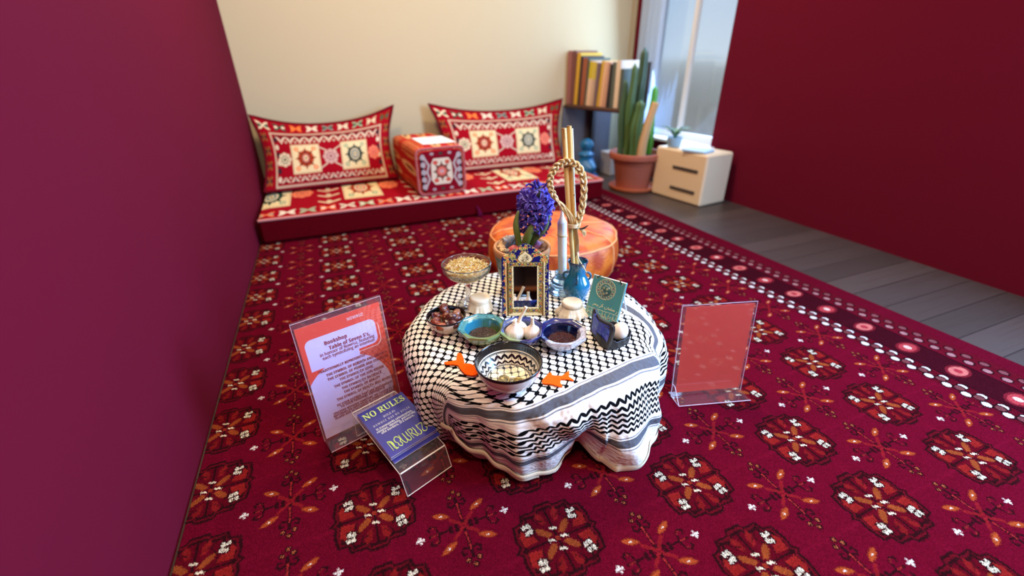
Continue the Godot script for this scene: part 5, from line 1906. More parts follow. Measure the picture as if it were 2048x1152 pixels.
	# two unopened tufts on the top
	for e in [[hp(0.053, 0.325), hp(0.043, 0.352)], [hp(0.055, 0.325), hp(0.078, 0.343)], [hp(0.05, 0.31), hp(0.082, 0.318, 0.01)]]:
		b = MB.new()
		for k in 5:
			var a := TAU * k / 5
			var tip: Vector3 = e[1] + RH * 0.006 * cos(a) + NV * 0.006 * sin(a) + Vector3(0, 0.003, 0)
			b.tube([e[0], e[0].lerp(e[1], 0.6) + RH * 0.003 * cos(a) + NV * 0.003 * sin(a), tip], [0.0018, 0.0032, 0.0012], 8, true, 0.6, lin(64, 50, 150))
		part("floret", b, fm, h)

# ------------------------------------------------------------------ candle, vase, reeds
const VP := Vector3(0.63, T, -1.035)

func vp(lat: float, up: float, fw := 0.0) -> Vector3:
	return VP + RH * lat + Vector3(0, up, 0) + NV * fw

func candle_and_vase() -> void:
	var K := Vector3(0.6165, T + 0.0015, -1.1)
	var t := thing("candle_holder", "chunky pale blue glass candle holder behind the teal vase", "candle holder", K)
	var b := MB.new()
	b.lathe(catmull([[0.0, 0.0], [0.042, 0.0], [0.047, 0.004], [0.046, 0.010], [0.036, 0.014], [0.034, 0.02], [0.037, 0.030], [0.033, 0.041], [0.023, 0.046], [0.0215, 0.05], [0.0245, 0.054], [0.0245, 0.064], [0.0225, 0.067], [0.0185, 0.066], [0.0168, 0.06], [0.0165, 0.042], [0.0, 0.041]], 4), 56)
	part("body", b, M.blue_glass, t)
	t = thing("candle", "tall plain white taper candle with a tapered shoulder, unlit", "candle", K + Vector3(0, 0.0445, 0))
	t.rotation = Vector3(0.0, 0.0, 0.05)
	b = MB.new()
	b.lathe(catmull([[0.0, 0.0], [0.0118, 0.0], [0.0128, 0.003], [0.0138, 0.10], [0.0142, 0.178], [0.0138, 0.186], [0.0085, 0.197], [0.0055, 0.206], [0.0038, 0.218], [0.002, 0.223], [0.0, 0.224]], 4), 40)
	var wax := part("wax", b, mat(c8(226, 232, 226), 0.45, {"subsurf_scatter_enabled": true, "subsurf_scatter_strength": 0.3}), t)
	b = MB.new()
	b.tube([Vector3(0, 0.221, 0), Vector3(-0.0005, 0.227, 0), Vector3(-0.003, 0.231, 0)], 0.0011, 8)
	part("wick", b, mat(c8(205, 205, 200), 0.8), wax)
	b = MB.new()
	for k in 2:
		var ri := []
		for i in 33:
			var a := TAU * i / 32
			ri.append(Vector3(0.0152 * cos(a), 0.143 + k * 0.0022 - 0.0035 * cos(a + 0.4), 0.0152 * sin(a)))
		b.tube(ri, 0.0011, 6, true, 1.0, lin(216, 190, 140))
	part("raffia_tie", b, M.straw, t)
	# vase
	t = thing("vase", "teal glazed ceramic vase with small loop handles holding tall reeds", "vase", VP + Vector3(0, 0.0015, 0), FACE)
	var cf := func(r: float, y: float, a: float):
		var c := lin(26, 112, 146)
		if y > 0.118: c = lin(18, 34, 74).lerp(c, clampf((0.126 - y) / 0.008, 0, 1) * 0.5)
		if y > 0.03 and y < 0.06: c = c.lerp(lin(30, 110, 150), 0.4)
		return c
	b = MB.new()
	b.lathe(catmull([[0.0, 0.0], [0.027, 0.0], [0.029, 0.003], [0.034, 0.015], [0.0395, 0.03], [0.0415, 0.045], [0.0385, 0.060], [0.031, 0.074], [0.0262, 0.084], [0.0248, 0.095], [0.0253, 0.110], [0.0285, 0.121], [0.0305, 0.126], [0.0303, 0.1285], [0.0285, 0.1285], [0.0255, 0.122], [0.0225, 0.11], [0.021, 0.09], [0.02, 0.05], [0.0, 0.045]], 4), 64, Vector3.ZERO, null, cf)
	part("body", b, vmat(0.15, {"clearcoat_enabled": true, "clearcoat": 1.0, "clearcoat_roughness": 0.04}), t)
	for i in 4:
		var a := TAU * i / 4 + 0.12
		var d := Vector3(cos(a), 0, sin(a))
		var pa := []
		for k in 15:
			var u := PI * 1.15 * k / 14.0 - 0.25
			pa.append(d * (0.0285 + 0.0125 * sin(u)) + Vector3(0, 0.074 - 0.0125 * cos(u) + 0.004, 0))
		b = MB.new()
		b.tube(pa, 0.0036, 10)
		part("handle", b, mat(c8(20, 84, 104), 0.18, {"clearcoat_enabled": true, "clearcoat": 1.0}), t)
	# reeds
	var rd := [["thick split reed leaning furthest left out of the teal vase", vp(-0.008, 0.055), vp(-0.0584, 0.5026), 0.0066, 0.352], ["thick reed standing in the middle of the bundle, cut highest", vp(0.002, 0.055, -0.004), vp(-0.0445, 0.5073, -0.004), 0.0058, 0.27], ["thin greyish reed at the right of the two thick ones", vp(0.008, 0.055, -0.010), vp(-0.0364, 0.4999, -0.012), 0.0034, 0.30]]
	var cols := [lin(228, 192, 116), lin(220, 176, 96), lin(214, 204, 180)]
	for i in 3:
		var e = rd[i]
		t = thing("reed", e[0], "reed", e[1], 0.0, "reeds in the teal vase")
		var d: Vector3 = e[2] - e[1]
		var R: float = e[3]
		var pa := []
		var ra := []
		var nf: float = e[4] / 0.45
		for k in 31:
			var f := k / 30.0
			pa.append(d * f + Vector3(0.0012 * sin(f * 8), 0, 0))
			ra.append(R * (0.95 + 0.08 * f) * (1.09 if absf(f - nf) < 0.012 else 1.0))
		b = MB.new()
		b.tube(pa, ra, 12, false, 1.0, cols[i])
		part("cane", b, M.straw, t)
		b = MB.new()
		var q := d * 0.997
		b.tube([q, q + d.normalized() * 0.0016], [R * 0.98, R * 0.6], 12, true, 1.0, lin(120, 86, 44))
		part("cut_end", b, M.straw, t)
		b = MB.new()
		b.tube([d * (nf - 0.004), d * (nf + 0.002)], R * 1.08, 12, true, 1.0, lin(120, 84, 42))
		part("node_ring", b, M.straw, t)
		if i == 0:
			b = MB.new()
			b.tube([d * 0.94 + NV * 0.004, d * 0.995 + NV * 0.004], [R * 0.5, R * 0.6], 8, true, 0.5, lin(176, 130, 66))
			part("peeled_strip", b, M.straw, t)
	# braid of sweet grass bent into a loop
	t = thing("grass_braid", "braided loop of dried straw tied to the reeds with a dark tipped tail", "braid", VP)
	var L := [Vector2(-0.016, 0.232), Vector2(-0.006, 0.262), Vector2(0.0015, 0.30), Vector2(0.003, 0.345), Vector2(-0.004, 0.385), Vector2(-0.022, 0.411), Vector2(-0.05, 0.4195), Vector2(-0.074, 0.407), Vector2(-0.089, 0.38), Vector2(-0.089, 0.352), Vector2(-0.076, 0.325), Vector2(-0.054, 0.297), Vector2(-0.032, 0.270), Vector2(-0.02, 0.245)]
	var pts := []
	for q in L: pts.append(Vector3(q.x, q.y, 0))
	pts = catmull(pts, 14)
	var N := pts.size()
	for s in 3:
		for fil in 4:
			var pa := []
			var ra := []
			for i in N:
				var f := float(i) / (N - 1)
				var d: Vector3 = (pts[mini(i + 1, N - 1)] - pts[maxi(i - 1, 0)]).normalized()
				var nn := Vector3(-d.y, d.x, 0)
				var k := 1.0 - smoothstep(0.68, 0.92, f)
				var ph := f * 56.0 + TAU * s / 3.0
				var off := nn * (0.0062 * sin(ph)) * k + Vector3(0, 0, 0.0045 * sin(2 * ph)) * k
				off += nn * (s - 1) * 0.0042 * (1 - k)
				off += nn * 0.0019 * cos(TAU * fil / 4 + ph * 0.4) + Vector3(0, 0, 0.0019 * sin(TAU * fil / 4 + ph * 0.4))
				var p: Vector3 = pts[i] + off
				pa.append(RH * p.x + Vector3(0, p.y, 0) + NV * (p.z + 0.010))
				ra.append(0.0024)
			b = MB.new()
			b.tube(pa, ra, 6, true, 1.0, [lin(226, 202, 144), lin(204, 170, 104), lin(236, 218, 170), lin(188, 154, 94)][(fil + s) % 4])
			part("strand", b, M.straw, t)
	b = MB.new()
	for i in 16:
		var a := rng.randf_range(-1, 1)
		var e := RH * (0.010 + 0.007 * a) + Vector3(0, 0.218 + rng.randf_range(-0.008, 0.014), 0) + NV * (0.016 + rng.randf_range(-0.004, 0.004))
		b.tube([RH * -0.006 + Vector3(0, 0.236, 0) + NV * 0.014, (RH * 0.003 + Vector3(0, 0.230 + 0.004 * a, 0) + NV * 0.016), e], [0.0016, 0.0016, 0.0012], 5, true, 1.0, lin(216, 190, 130))
	part("tail", b, M.straw, t)
	b = MB.new()
	for i in 14:
		var a := rng.randf_range(-1, 1)
		var s := RH * (0.000 + 0.004 * a) + Vector3(0, 0.236, 0) + NV * 0.018
		b.tube([s, s + RH * 0.010 + Vector3(0, 0.002 + 0.004 * a, 0), s + RH * (0.014 + rng.randf_range(0, 0.004)) + Vector3(0, 0.004 + 0.006 * a, 0)], [0.0014, 0.0012, 0.0004], 5, true, 1.0, lin(60, 40, 30))
	part("dark_tip", b, M.straw, t, "dark brown frayed tip")
	b = MB.new()
	for i in 10:
		var a := rng.randf_range(-1, 1)
		b.tube([hp(-0.014 + 0.003 * a, 0.235, 0.014), hp(-0.008 + 0.004 * a, 0.20, 0.016), hp(-0.006 + 0.006 * a, 0.155 + 0.012 * a, 0.012)], [0.0022, 0.0018, 0.0008], 5, true, 1.0, lin(190, 156, 96).lerp(lin(120, 96, 60), rng.randf()))
	b.tube([hp(-0.006, 0.16, 0.013), hp(-0.002, 0.142, 0.02), hp(0.012, 0.122, 0.03), hp(0.022, 0.106, 0.036)], [0.0018, 0.0020, 0.0022, 0.0008], 6, true, 1.0, lin(222, 200, 150))
	part("loose_ends", b, M.straw, t)
	b = MB.new()
	for k in 4:
		var ri := []
		for i in 25:
			var a := TAU * i / 24
			ri.append(hp(-0.020 + 0.0155 * cos(a), 0.236 + k * 0.0027 + 0.002 * sin(a), 0.006 + 0.0135 * sin(a)))
		b.tube(ri, 0.0018, 6, true, 1.0, lin(226, 206, 160))
	part("binding", b, M.straw, t)

# ------------------------------------------------------------------ tile plaque and egg dish
func tile_and_egg() -> void:
	var BL := Vector3(0.599, T + 0.006, -0.9325)
	var ux := Vector3(0.501, 0, 0.8653)
	var nn := Vector3(-0.8653, 0, 0.501)
	var be := deg_to_rad(20)
	var t := thing("ceramic_plaque", "teal ceramic plaque with a pierced round boss and raised cream lettering", "plaque")
	t.transform = axes(BL, ux, Vector3.UP * cos(be) - nn * sin(be))
	var W := 0.1
	var L := 0.121
	var teal := mat(c8(78, 160, 164), 0.3, {"clearcoat_enabled": true, "clearcoat": 0.6, "clearcoat_roughness": 0.1})
	var line := mat(c8(216, 218, 176), 0.5)
	var b := MB.new()
	b.slab(PackedVector2Array([Vector2(0, 0), Vector2(W, 0), Vector2(W, L), Vector2(0, L)]), -0.007, 0.0, 0.0012)
	part("tile", b, teal, t)
	b = MB.new()
	var C := Vector3(0.046, 0.088, 0)
	for r in [0.0285, 0.0165]:
		var ri := []
		for i in 49:
			ri.append(C + Vector3(r * cos(TAU * i / 48), r * sin(TAU * i / 48), 0.0003))
		b.tube(ri, 0.0008, 6)
	for i in 18:      # interlaced strapwork between the two rings
		var a := TAU * i / 18
		for k in [-1.0, 1.0]:
			var pa := []
			for q in 7:
				var f := q / 6.0
				var r := 0.0165 + 0.0115 * f
				pa.append(C + Vector3(r * cos(a + k * 0.34 * f), r * sin(a + k * 0.34 * f), 0.0003))
			b.tube(pa, 0.0005, 5)
	for e in [[0.002, 0.002, W - 0.002, 0.002], [W - 0.002, 0.002, W - 0.002, L - 0.002], [W - 0.002, L - 0.002, 0.002, L - 0.002], [0.002, L - 0.002, 0.002, 0.002], [0.002, 0.0275, W - 0.002, 0.0275]]:
		b.tube([Vector3(e[0], e[1], 0.0002), Vector3(e[2], e[3], 0.0002)], 0.0006, 6)
	part("raised_lines", b, line, t)
	b = MB.new()
	for i in 9:       # the band of broken geometry below
		var x := 0.006 + i * 0.011
		b.tube([Vector3(x, 0.003, 0.0002), Vector3(x + 0.004 * sin(i * 2.0), 0.014, 0.0002), Vector3(x + 0.002, 0.027, 0.0002)], 0.0006, 5)
		b.tube([Vector3(x, 0.010 + 0.004 * (i % 2), 0.0002), Vector3(x + 0.006, 0.018 - 0.006 * (i % 3), 0.0002), Vector3(x + 0.011, 0.012, 0.0002)], 0.0006, 5)
		b.tube([Vector3(x + 0.005, 0.003, 0.0002), Vector3(x + 0.006, 0.010, 0.0002), Vector3(x + 0.0, 0.020, 0.0002)], 0.0005, 5)
	part("lower_band", b, line, t)
	b = MB.new()
	for i in 10:
		var a := TAU * i / 10 + 0.3
		b.blob(C + Vector3(0.0225 * cos(a), 0.0225 * sin(a), 0), Vector3(0.0018, 0.0018, 0.0009), 6, 10)
	for i in 6:
		b.blob(Vector3(0.012 + i * 0.0152, 0.011 + 0.006 * sin(i * 2.4), 0), Vector3(0.0018, 0.0018, 0.0009), 6, 10)
	part("red_dots", b, mat(c8(140, 30, 24), 0.4), t, "dark red glaze dots")
	b = MB.new()
	var D := C + Vector3(0.002, -0.002, 0)
	b.blob(D, Vector3(0.0155, 0.0155, 0.0085), 16, 32)
	var boss := part("boss", b, mat(c8(44, 96, 90), 0.3, {"clearcoat_enabled": true}), t, "domed dark teal boss")
	for e in [[-0.006, 0.006], [0.0045, 0.0045], [-0.009, -0.002], [0.0055, -0.0055], [-0.003, -0.009]]:
		b = MB.new()
		var rr := Vector2(e[0], e[1]).length()
		var z := 0.0085 * sqrt(maxf(0.0, 1.0 - pow(rr / 0.0155, 2)))
		var ri := []
		for i in 17:
			ri.append(D + Vector3(e[0] + 0.0022 * cos(TAU * i / 16), e[1] + 0.0022 * sin(TAU * i / 16), z + 0.0003))
		b.tube(ri, 0.0007, 6)
		part("hole_rim", b, line, boss)
		b = MB.new()
		b.blob(D + Vector3(e[0], e[1], z - 0.0004), Vector3(0.0019, 0.0019, 0.0008), 6, 12)
		part("hole", b, mat(c8(70, 54, 20), 0.6), boss)
	# the two words, right to left, drawn as strokes (x to the right, y up, in millimetres)
	b = MB.new()
	var word := [
		[[92, 36.5], [93, 34.5], [92, 31.5], [89, 29.5]],                                            # ra
		[[86, 35], [84, 37.5], [81, 37], [81, 34.5], [84, 34.5], [86, 35], [80, 34.2]],              # mim
		[[80, 34.2], [77.5, 36.5], [73, 38.5], [71, 36.5], [73.5, 34.6], [78, 34.4], [70, 34.8], [69, 37], [68, 34.8]],  # dad
		[[68, 34.8], [66, 35.5], [65.6, 41]],                                                       # alif
		[[63.5, 37.5], [62.5, 34], [58.5, 32.6], [55.6, 34.5], [55.4, 38]],                          # nun
		[[50, 44.5], [45, 41.5], [48.5, 39], [48.5, 36.3], [43, 36.0]],                              # kaf
		[[42, 38], [42.6, 36], [40.5, 33.5], [38, 32.6]],                                            # ra
		[[36, 38], [35.6, 36.2], [33, 36.2], [32.4, 38.2], [31.6, 36.4], [28, 36.6]],                 # ya
		[[28, 36.6], [26, 39], [23.4, 38.2], [24.4, 36.4], [27, 36.8], [22, 36.6], [20, 36], [19.4, 32]]]  # mim
	for s in word:
		var pa := []
		for q in s:
			pa.append(Vector3(q[0] * 0.001, q[1] * 0.001 + 0.0015 , 0.0003))
		b.tube(catmull(pa, 4), 0.00075, 6)
	for q in [[75, 42], [59.4, 39.5], [33.6, 33], [31.4, 33]]:
		b.blob(Vector3(q[0] * 0.001, q[1] * 0.001 + 0.0015, 0.0003), Vector3(0.0008, 0.0008, 0.0005), 5, 8)
	part("lettering", b, line, t)
	for x in [0.012, 0.088]:
		b = MB.new()
		var ri := []
		for i in 17:
			ri.append(Vector3(x + 0.0018 * cos(TAU * i / 16), L - 0.007 + 0.0018 * sin(TAU * i / 16), 0.0004))
		b.tube(ri, 0.0007, 6)
		part("hanging_hole", b, mat(c8(225, 225, 215), 0.4), t)
		b = MB.new()
		b.tube([Vector3(x, L - 0.007, 0.0008), Vector3(x + (0.006 if x < 0.05 else -0.006), L - 0.001, 0.0012), Vector3(x + (0.010 if x < 0.05 else -0.010), L + 0.001, -0.004)], 0.0013, 6)
		part("cord", b, mat(c8(24, 18, 18), 0.8), t)
	# wire stand
	t = thing("plaque_stand", "white coated wire stand under and behind the teal plaque", "stand")
	var wm := mat(c8(222, 226, 234), 0.35)
	var back := axes(BL, ux, Vector3.UP * cos(be) - nn * sin(be))
	var y0 := T + 0.0032
	for x in [0.012, 0.088]:
		var A := back * Vector3(x, 0.10, -0.0095)
		var B := back * Vector3(x, -0.002, -0.0095)
		B.y = y0
		var Ff: Vector3 = B + nn * 0.026
		b = MB.new()
		b.tube([A, B, Ff, Ff + Vector3(0, 0.009, 0)], 0.0022, 8)
		part("side_wire", b, wm, t)
		var K := B - nn * 0.085
		b = MB.new()
		b.tube([A, K + Vector3(0, 0.001, 0)], 0.0022, 8)
		b.tube([K + Vector3(0, 0.001, 0), B], 0.0022, 8)
		part("leg", b, wm, t)
	b = MB.new()
	b.tube([back * Vector3(0.012, 0.10, -0.0095), back * Vector3(0.088, 0.10, -0.0095)], 0.0022, 8)
	part("cross_wire", b, wm, t)
	# raku dish with its upright blue panel
	t = thing("raku_dish", "charcoal black hand built dish with an upright cobalt glazed panel, holding the egg", "dish", Vector3(0.604, T + 0.0015, -0.800))
	var ol := [[-0.035, -0.038], [-0.047, 0.010], [-0.040, 0.038], [-0.018, 0.046], [0.010, 0.042], [0.034, 0.032], [0.047, 0.012], [0.046, -0.016], [0.030, -0.038], [0.0, -0.048]]
	var lp := []
	for q in ol: lp.append(Vector3(q[0], 0, q[1]))
	lp.append(lp[0])
	var fine := catmull(lp, 6)
	var rows := []
	for e in [[0.0, 0.0], [0.92, 0.0], [0.97, 0.003], [1.02, 0.022], [1.0, 0.0245], [0.95, 0.0235], [0.90, 0.008], [0.84, 0.005], [0.0, 0.005]]:
		var r := PackedVector3Array()
		for q in fine:
			var k: float = 1.0 + 0.02 * sin(q.x * 300.0)
			r.append(Vector3(q.x * e[0], e[1] * (1.0 + (0.2 if q.x < -0.02 else 0.0) + 0.05 * sin(q.z * 140)), q.z * e[0]) * Vector3(k, 1, k))
		rows.append(r)
	b = MB.new()
	b.grid(rows, true, true)
	part("dish", b, mat(c8(26, 26, 30), 0.5), t)
	var pn := PackedVector2Array()
	var fr := [[0.042, 0.002], [0.036, 0.0], [-0.034, 0.008], [-0.040, 0.014], [-0.035, 0.074], [-0.031, 0.083], [-0.024, 0.083], [-0.018, 0.074], [-0.004, 0.068], [0.022, 0.072], [0.046, 0.079], [0.055, 0.076], [0.0575, 0.066], [0.051, 0.03]]
	for q in fr: pn.append(Vector2(q[0], q[1]))
	var xf := axes(Vector3(-0.0375, 0.003, -0.0015), Vector3(0.02, 0, 1), Vector3(-0.02, 1, 0))
	b = MB.new()
	b.slab(pn, -0.004, 0.004, 0.002, xf)
	var pnl := part("panel", b, mat(c8(38, 34, 32), 0.45), t, "rough dark clay upright")
	var pc := Vector2(0.006, 0.04)
	var inn := PackedVector2Array()
	for q in pn: inn.append(pc + (q - pc) * 0.80)
	b = MB.new()
	var nz := FastNoiseLite.new()
	nz.frequency = 40.0
	b.slab(inn, 0.003, 0.0052, 0.0008, axes(Vector3(-0.0375, 0.003, -0.0015), Vector3(0.02, 0, 1), Vector3(-0.02, 1, 0)))
	for i in b.v.size():
		var k := clampf(0.5 + nz.get_noise_3d(b.v[i].x, b.v[i].y, b.v[i].z), 0, 1)
		b.c[i] = lin(18, 40, 150).lerp(lin(60, 96, 190), k * 0.6)
	var gi := canvas(128, 128, c8(22, 46, 180))
	for i in 70:
		disc(gi, Vector2(rng.randf() * 128, rng.randf() * 128), rng.randf_range(2, 14), rng.randf_range(2, 10), Color(0.09, 0.18, 0.55).lerp(Color(0.25, 0.40, 0.78), rng.randf()))
	for i in 14:
		disc(gi, Vector2(rng.randf_range(40, 110), rng.randf_range(85, 118)), rng.randf_range(2, 7), 2, c8(60, 54, 60))
	part("blue_glaze", b, mat(Color.WHITE, 0.12, {"albedo_texture": tex(gi), "uv1_scale": Vector3(11, 11, 1), "clearcoat_enabled": true}), pnl, "glossy cobalt glaze field")
	t = thing("egg", "white egg with faint dotted print sitting in the charcoal dish", "egg", Vector3(0.6195, T + 0.031, -0.788))
	t.rotation = Vector3(0.25, 0.4, -0.35)
	b = MB.new()
	b.blob(Vector3.ZERO, Vector3(0.0215, 0.0255, 0.0215), 28, 40, Basis.IDENTITY, func(d: Vector3): return 1.0 - 0.06 * d.y * (1.0 - d.y * d.y) * 1.6 - (0.03 if d.y > 0 else 0.0) * d.y)
	part("shell", b, mat(c8(244, 236, 222), 0.4), t)
	b = MB.new()
	for i in 13:
		var a := 1.7 - i * 0.11
		var e := 0.12 + 0.03 * sin(i * 0.8)
		if i > 8:
			e = 0.12 - (i - 8) * 0.16
			a = 0.95
		var d := Vector3(cos(e) * cos(a), sin(e), cos(e) * sin(a))
		b.blob(d * Vector3(0.0215, 0.0255, 0.0215) * 0.985, Vector3.ONE * 0.00075, 5, 8)
	part("dotted_print", b, mat(c8(200, 80, 70), 0.6), t, "tiny red dots")

# ------------------------------------------------------------------ jars and felt fish
func small_things() -> void:
	var js := [["covered_jar", "small jar with a cream cloth cap, left of the mirror", Vector3(0.336, T, -1.084), 0.0295, 0.037, 0.0, 1.0], ["covered_jar", "small jar with a cream cloth cap tied with twine, right of the mirror", Vector3(0.5688, T, -0.952), 0.0285, 0.044, 0.7, 1.6]]
	for e in js:
		var t := thing(e[0], e[1], "jar", e[2] + Vector3(0, 0.0015, 0), e[5], "cloth capped jars")
		var R: float = e[3]
		var b := MB.new()
		b.lathe([[0.0, 0.0], [R * 0.9, 0.0], [R * 0.95, 0.004], [R * 0.95, 0.03], [R * 0.88, 0.034], [0.0, 0.034]], 40)
		part("glass", b, mat(c8(190, 186, 170), 0.1, {"clearcoat_enabled": true}), t)
		var pl: float = e[6]
		var fn := func(r: float, y: float, a: float):
			var k := clampf((0.034 - y) / 0.03, 0, 1)
			return r * (1.0 + 0.055 * pl * k * sin(9 * a) + 0.03 * pl * k * sin(17 * a + 1) + 0.07 * (pl - 1.0) * k * cos(4 * a))
		b = MB.new()
		b.lathe(catmull([[e[4] * 1.0, 0.006], [e[4] * 0.93, 0.016], [R * 1.06, 0.027], [R * 1.0, 0.0335], [R * 1.035, 0.039], [R * 1.0, 0.0435], [R * 0.88, 0.0462], [R * 0.5, 0.0468], [0.0, 0.0468]], 4), 96, Vector3.ZERO, fn)
		b.lathe(catmull([[0.0, 0.0455], [R * 0.9, 0.045], [R * 0.98, 0.034], [e[4] * 0.9, 0.016], [e[4] * 0.98, 0.0065], [e[4] * 1.0, 0.006]], 4), 96, Vector3.ZERO, fn)
		var cap := part("cloth_cap", b, M.white_cotton, t)
		b = MB.new()
		for k in 2:
			var ri := []
			for i in 49:
				var a := TAU * i / 48
				ri.append(Vector3(R * 1.035 * cos(a), 0.0335 + k * 0.0016 + 0.001 * sin(a * 2 + k), R * 1.035 * sin(a)))
			b.tube(ri, 0.0007, 5)
		if e[5] > 0:
			b.tube(catmull([Vector3(-R, 0.034, 0.004), Vector3(-R - 0.012, 0.024, 0.012), Vector3(-R - 0.02, 0.006, 0.016), Vector3(-R - 0.034, 0.0035, 0.02)], 4), 0.0007, 5)
		part("twine", b, mat(c8(190, 174, 146), 0.8) if e[5] > 0 else M.white_cotton, cap)
	# felt fish
	var f1 := [[-0.0360, -0.0288], [-0.0334, -0.0322], [-0.0168, -0.0296], [-0.0052, -0.0277], [0.0022, -0.0476], [0.0060, -0.0545], [0.0100, -0.0555], [0.0142, -0.0520], [0.0145, -0.0400], [0.0125, -0.0230], [0.0094, -0.0064], [0.0150, -0.0050], [0.0216, -0.0011], [0.0270, 0.0065], [0.0301, 0.0157], [0.0318, 0.0270], [0.0314, 0.0377], [0.0282, 0.0447], [0.0234, 0.0440], [0.0197, 0.0474], [0.0094, 0.0429], [-0.0010, 0.0335], [-0.0055, 0.0148], [-0.0071, -0.0061], [-0.0190, -0.0156], [-0.0329, -0.0207]]
	var f2 := [[-0.0345, -0.0155], [-0.0193, -0.0251], [-0.0070, -0.0336], [-0.0014, -0.0340], [-0.0041, -0.0235], [0.0023, -0.0186], [0.0159, -0.0119], [0.0318, -0.0197], [0.0401, -0.0232], [0.0365, -0.0149], [0.0290, -0.0030], [0.0338, 0.0124], [0.0305, 0.0136], [0.0221, 0.0047], [0.0082, -0.0026], [0.0003, 0.0073], [0.0001, 0.0176], [-0.0020, 0.0231], [-0.0083, 0.0203], [-0.0180, 0.0072], [-0.0378, -0.0051], [-0.0359, -0.0108]]
	var felt := mat(c8(255, 96, 12), 0.95, {"normal_enabled": true, "normal_texture": M.weave, "normal_scale": 0.6, "uv1_triplanar": true, "uv1_scale": Vector3(14, 14, 14), "rim_enabled": true, "rim": 0.3})
	for e in [[f1, Vector3(0.206, T + 0.0022, -0.842), "orange felt fish with a forked tail left of the coin bowl, nose towards the bowl"], [f2, Vector3(0.395, T + 0.0022, -0.702), "orange felt fish with pointed fins right of the coin bowl, tail to the right"]]:
		var p := PackedVector2Array()
		for q in e[0]: p.append(Vector2(q[0], -q[1]))
		var t := thing("felt_fish", e[2], "felt fish", e[1])
		var b := MB.new()
		b.slab(p, 0.0, 0.0028, 0.0006, Transform3D(Basis(Vector3.RIGHT, Vector3.BACK * -1.0, Vector3.UP), Vector3.ZERO))
		part("felt_shape", b, felt, t)

# ------------------------------------------------------------------ card stack on its acrylic riser
const EA := Vector3(0.0283, 0, -0.7343)
const EU := Vector3(0.9343, 0, -0.3565)
const EB := Vector3(-0.3565, 0, -0.9343)

func acrylic_sheet(b: MB, e: MB, path: Array, u0: float, u1: float) -> void:
	# path of [distance back, height]; the sheet is 3 mm thick
	for i in path.size() - 1:
		var p: Vector3 = EA + EB * path[i][0] + Vector3(0, path[i][1], 0)
		var q: Vector3 = EA + EB * path[i + 1][0] + Vector3(0, path[i + 1][1], 0)
		var d := (q - p)
		var xf := axes((p + q) / 2 + EU * (u0 + u1) / 2, EU, d)
		b.box(xf.origin, Vector3(u1 - u0, d.length() + 0.001, 0.003), 0.0004, xf.basis)
		for s in [u0, u1]:
			e.box((p + q) / 2 + EU * s, Vector3(0.0012, d.length(), 0.0032), 0.0003, xf.basis)

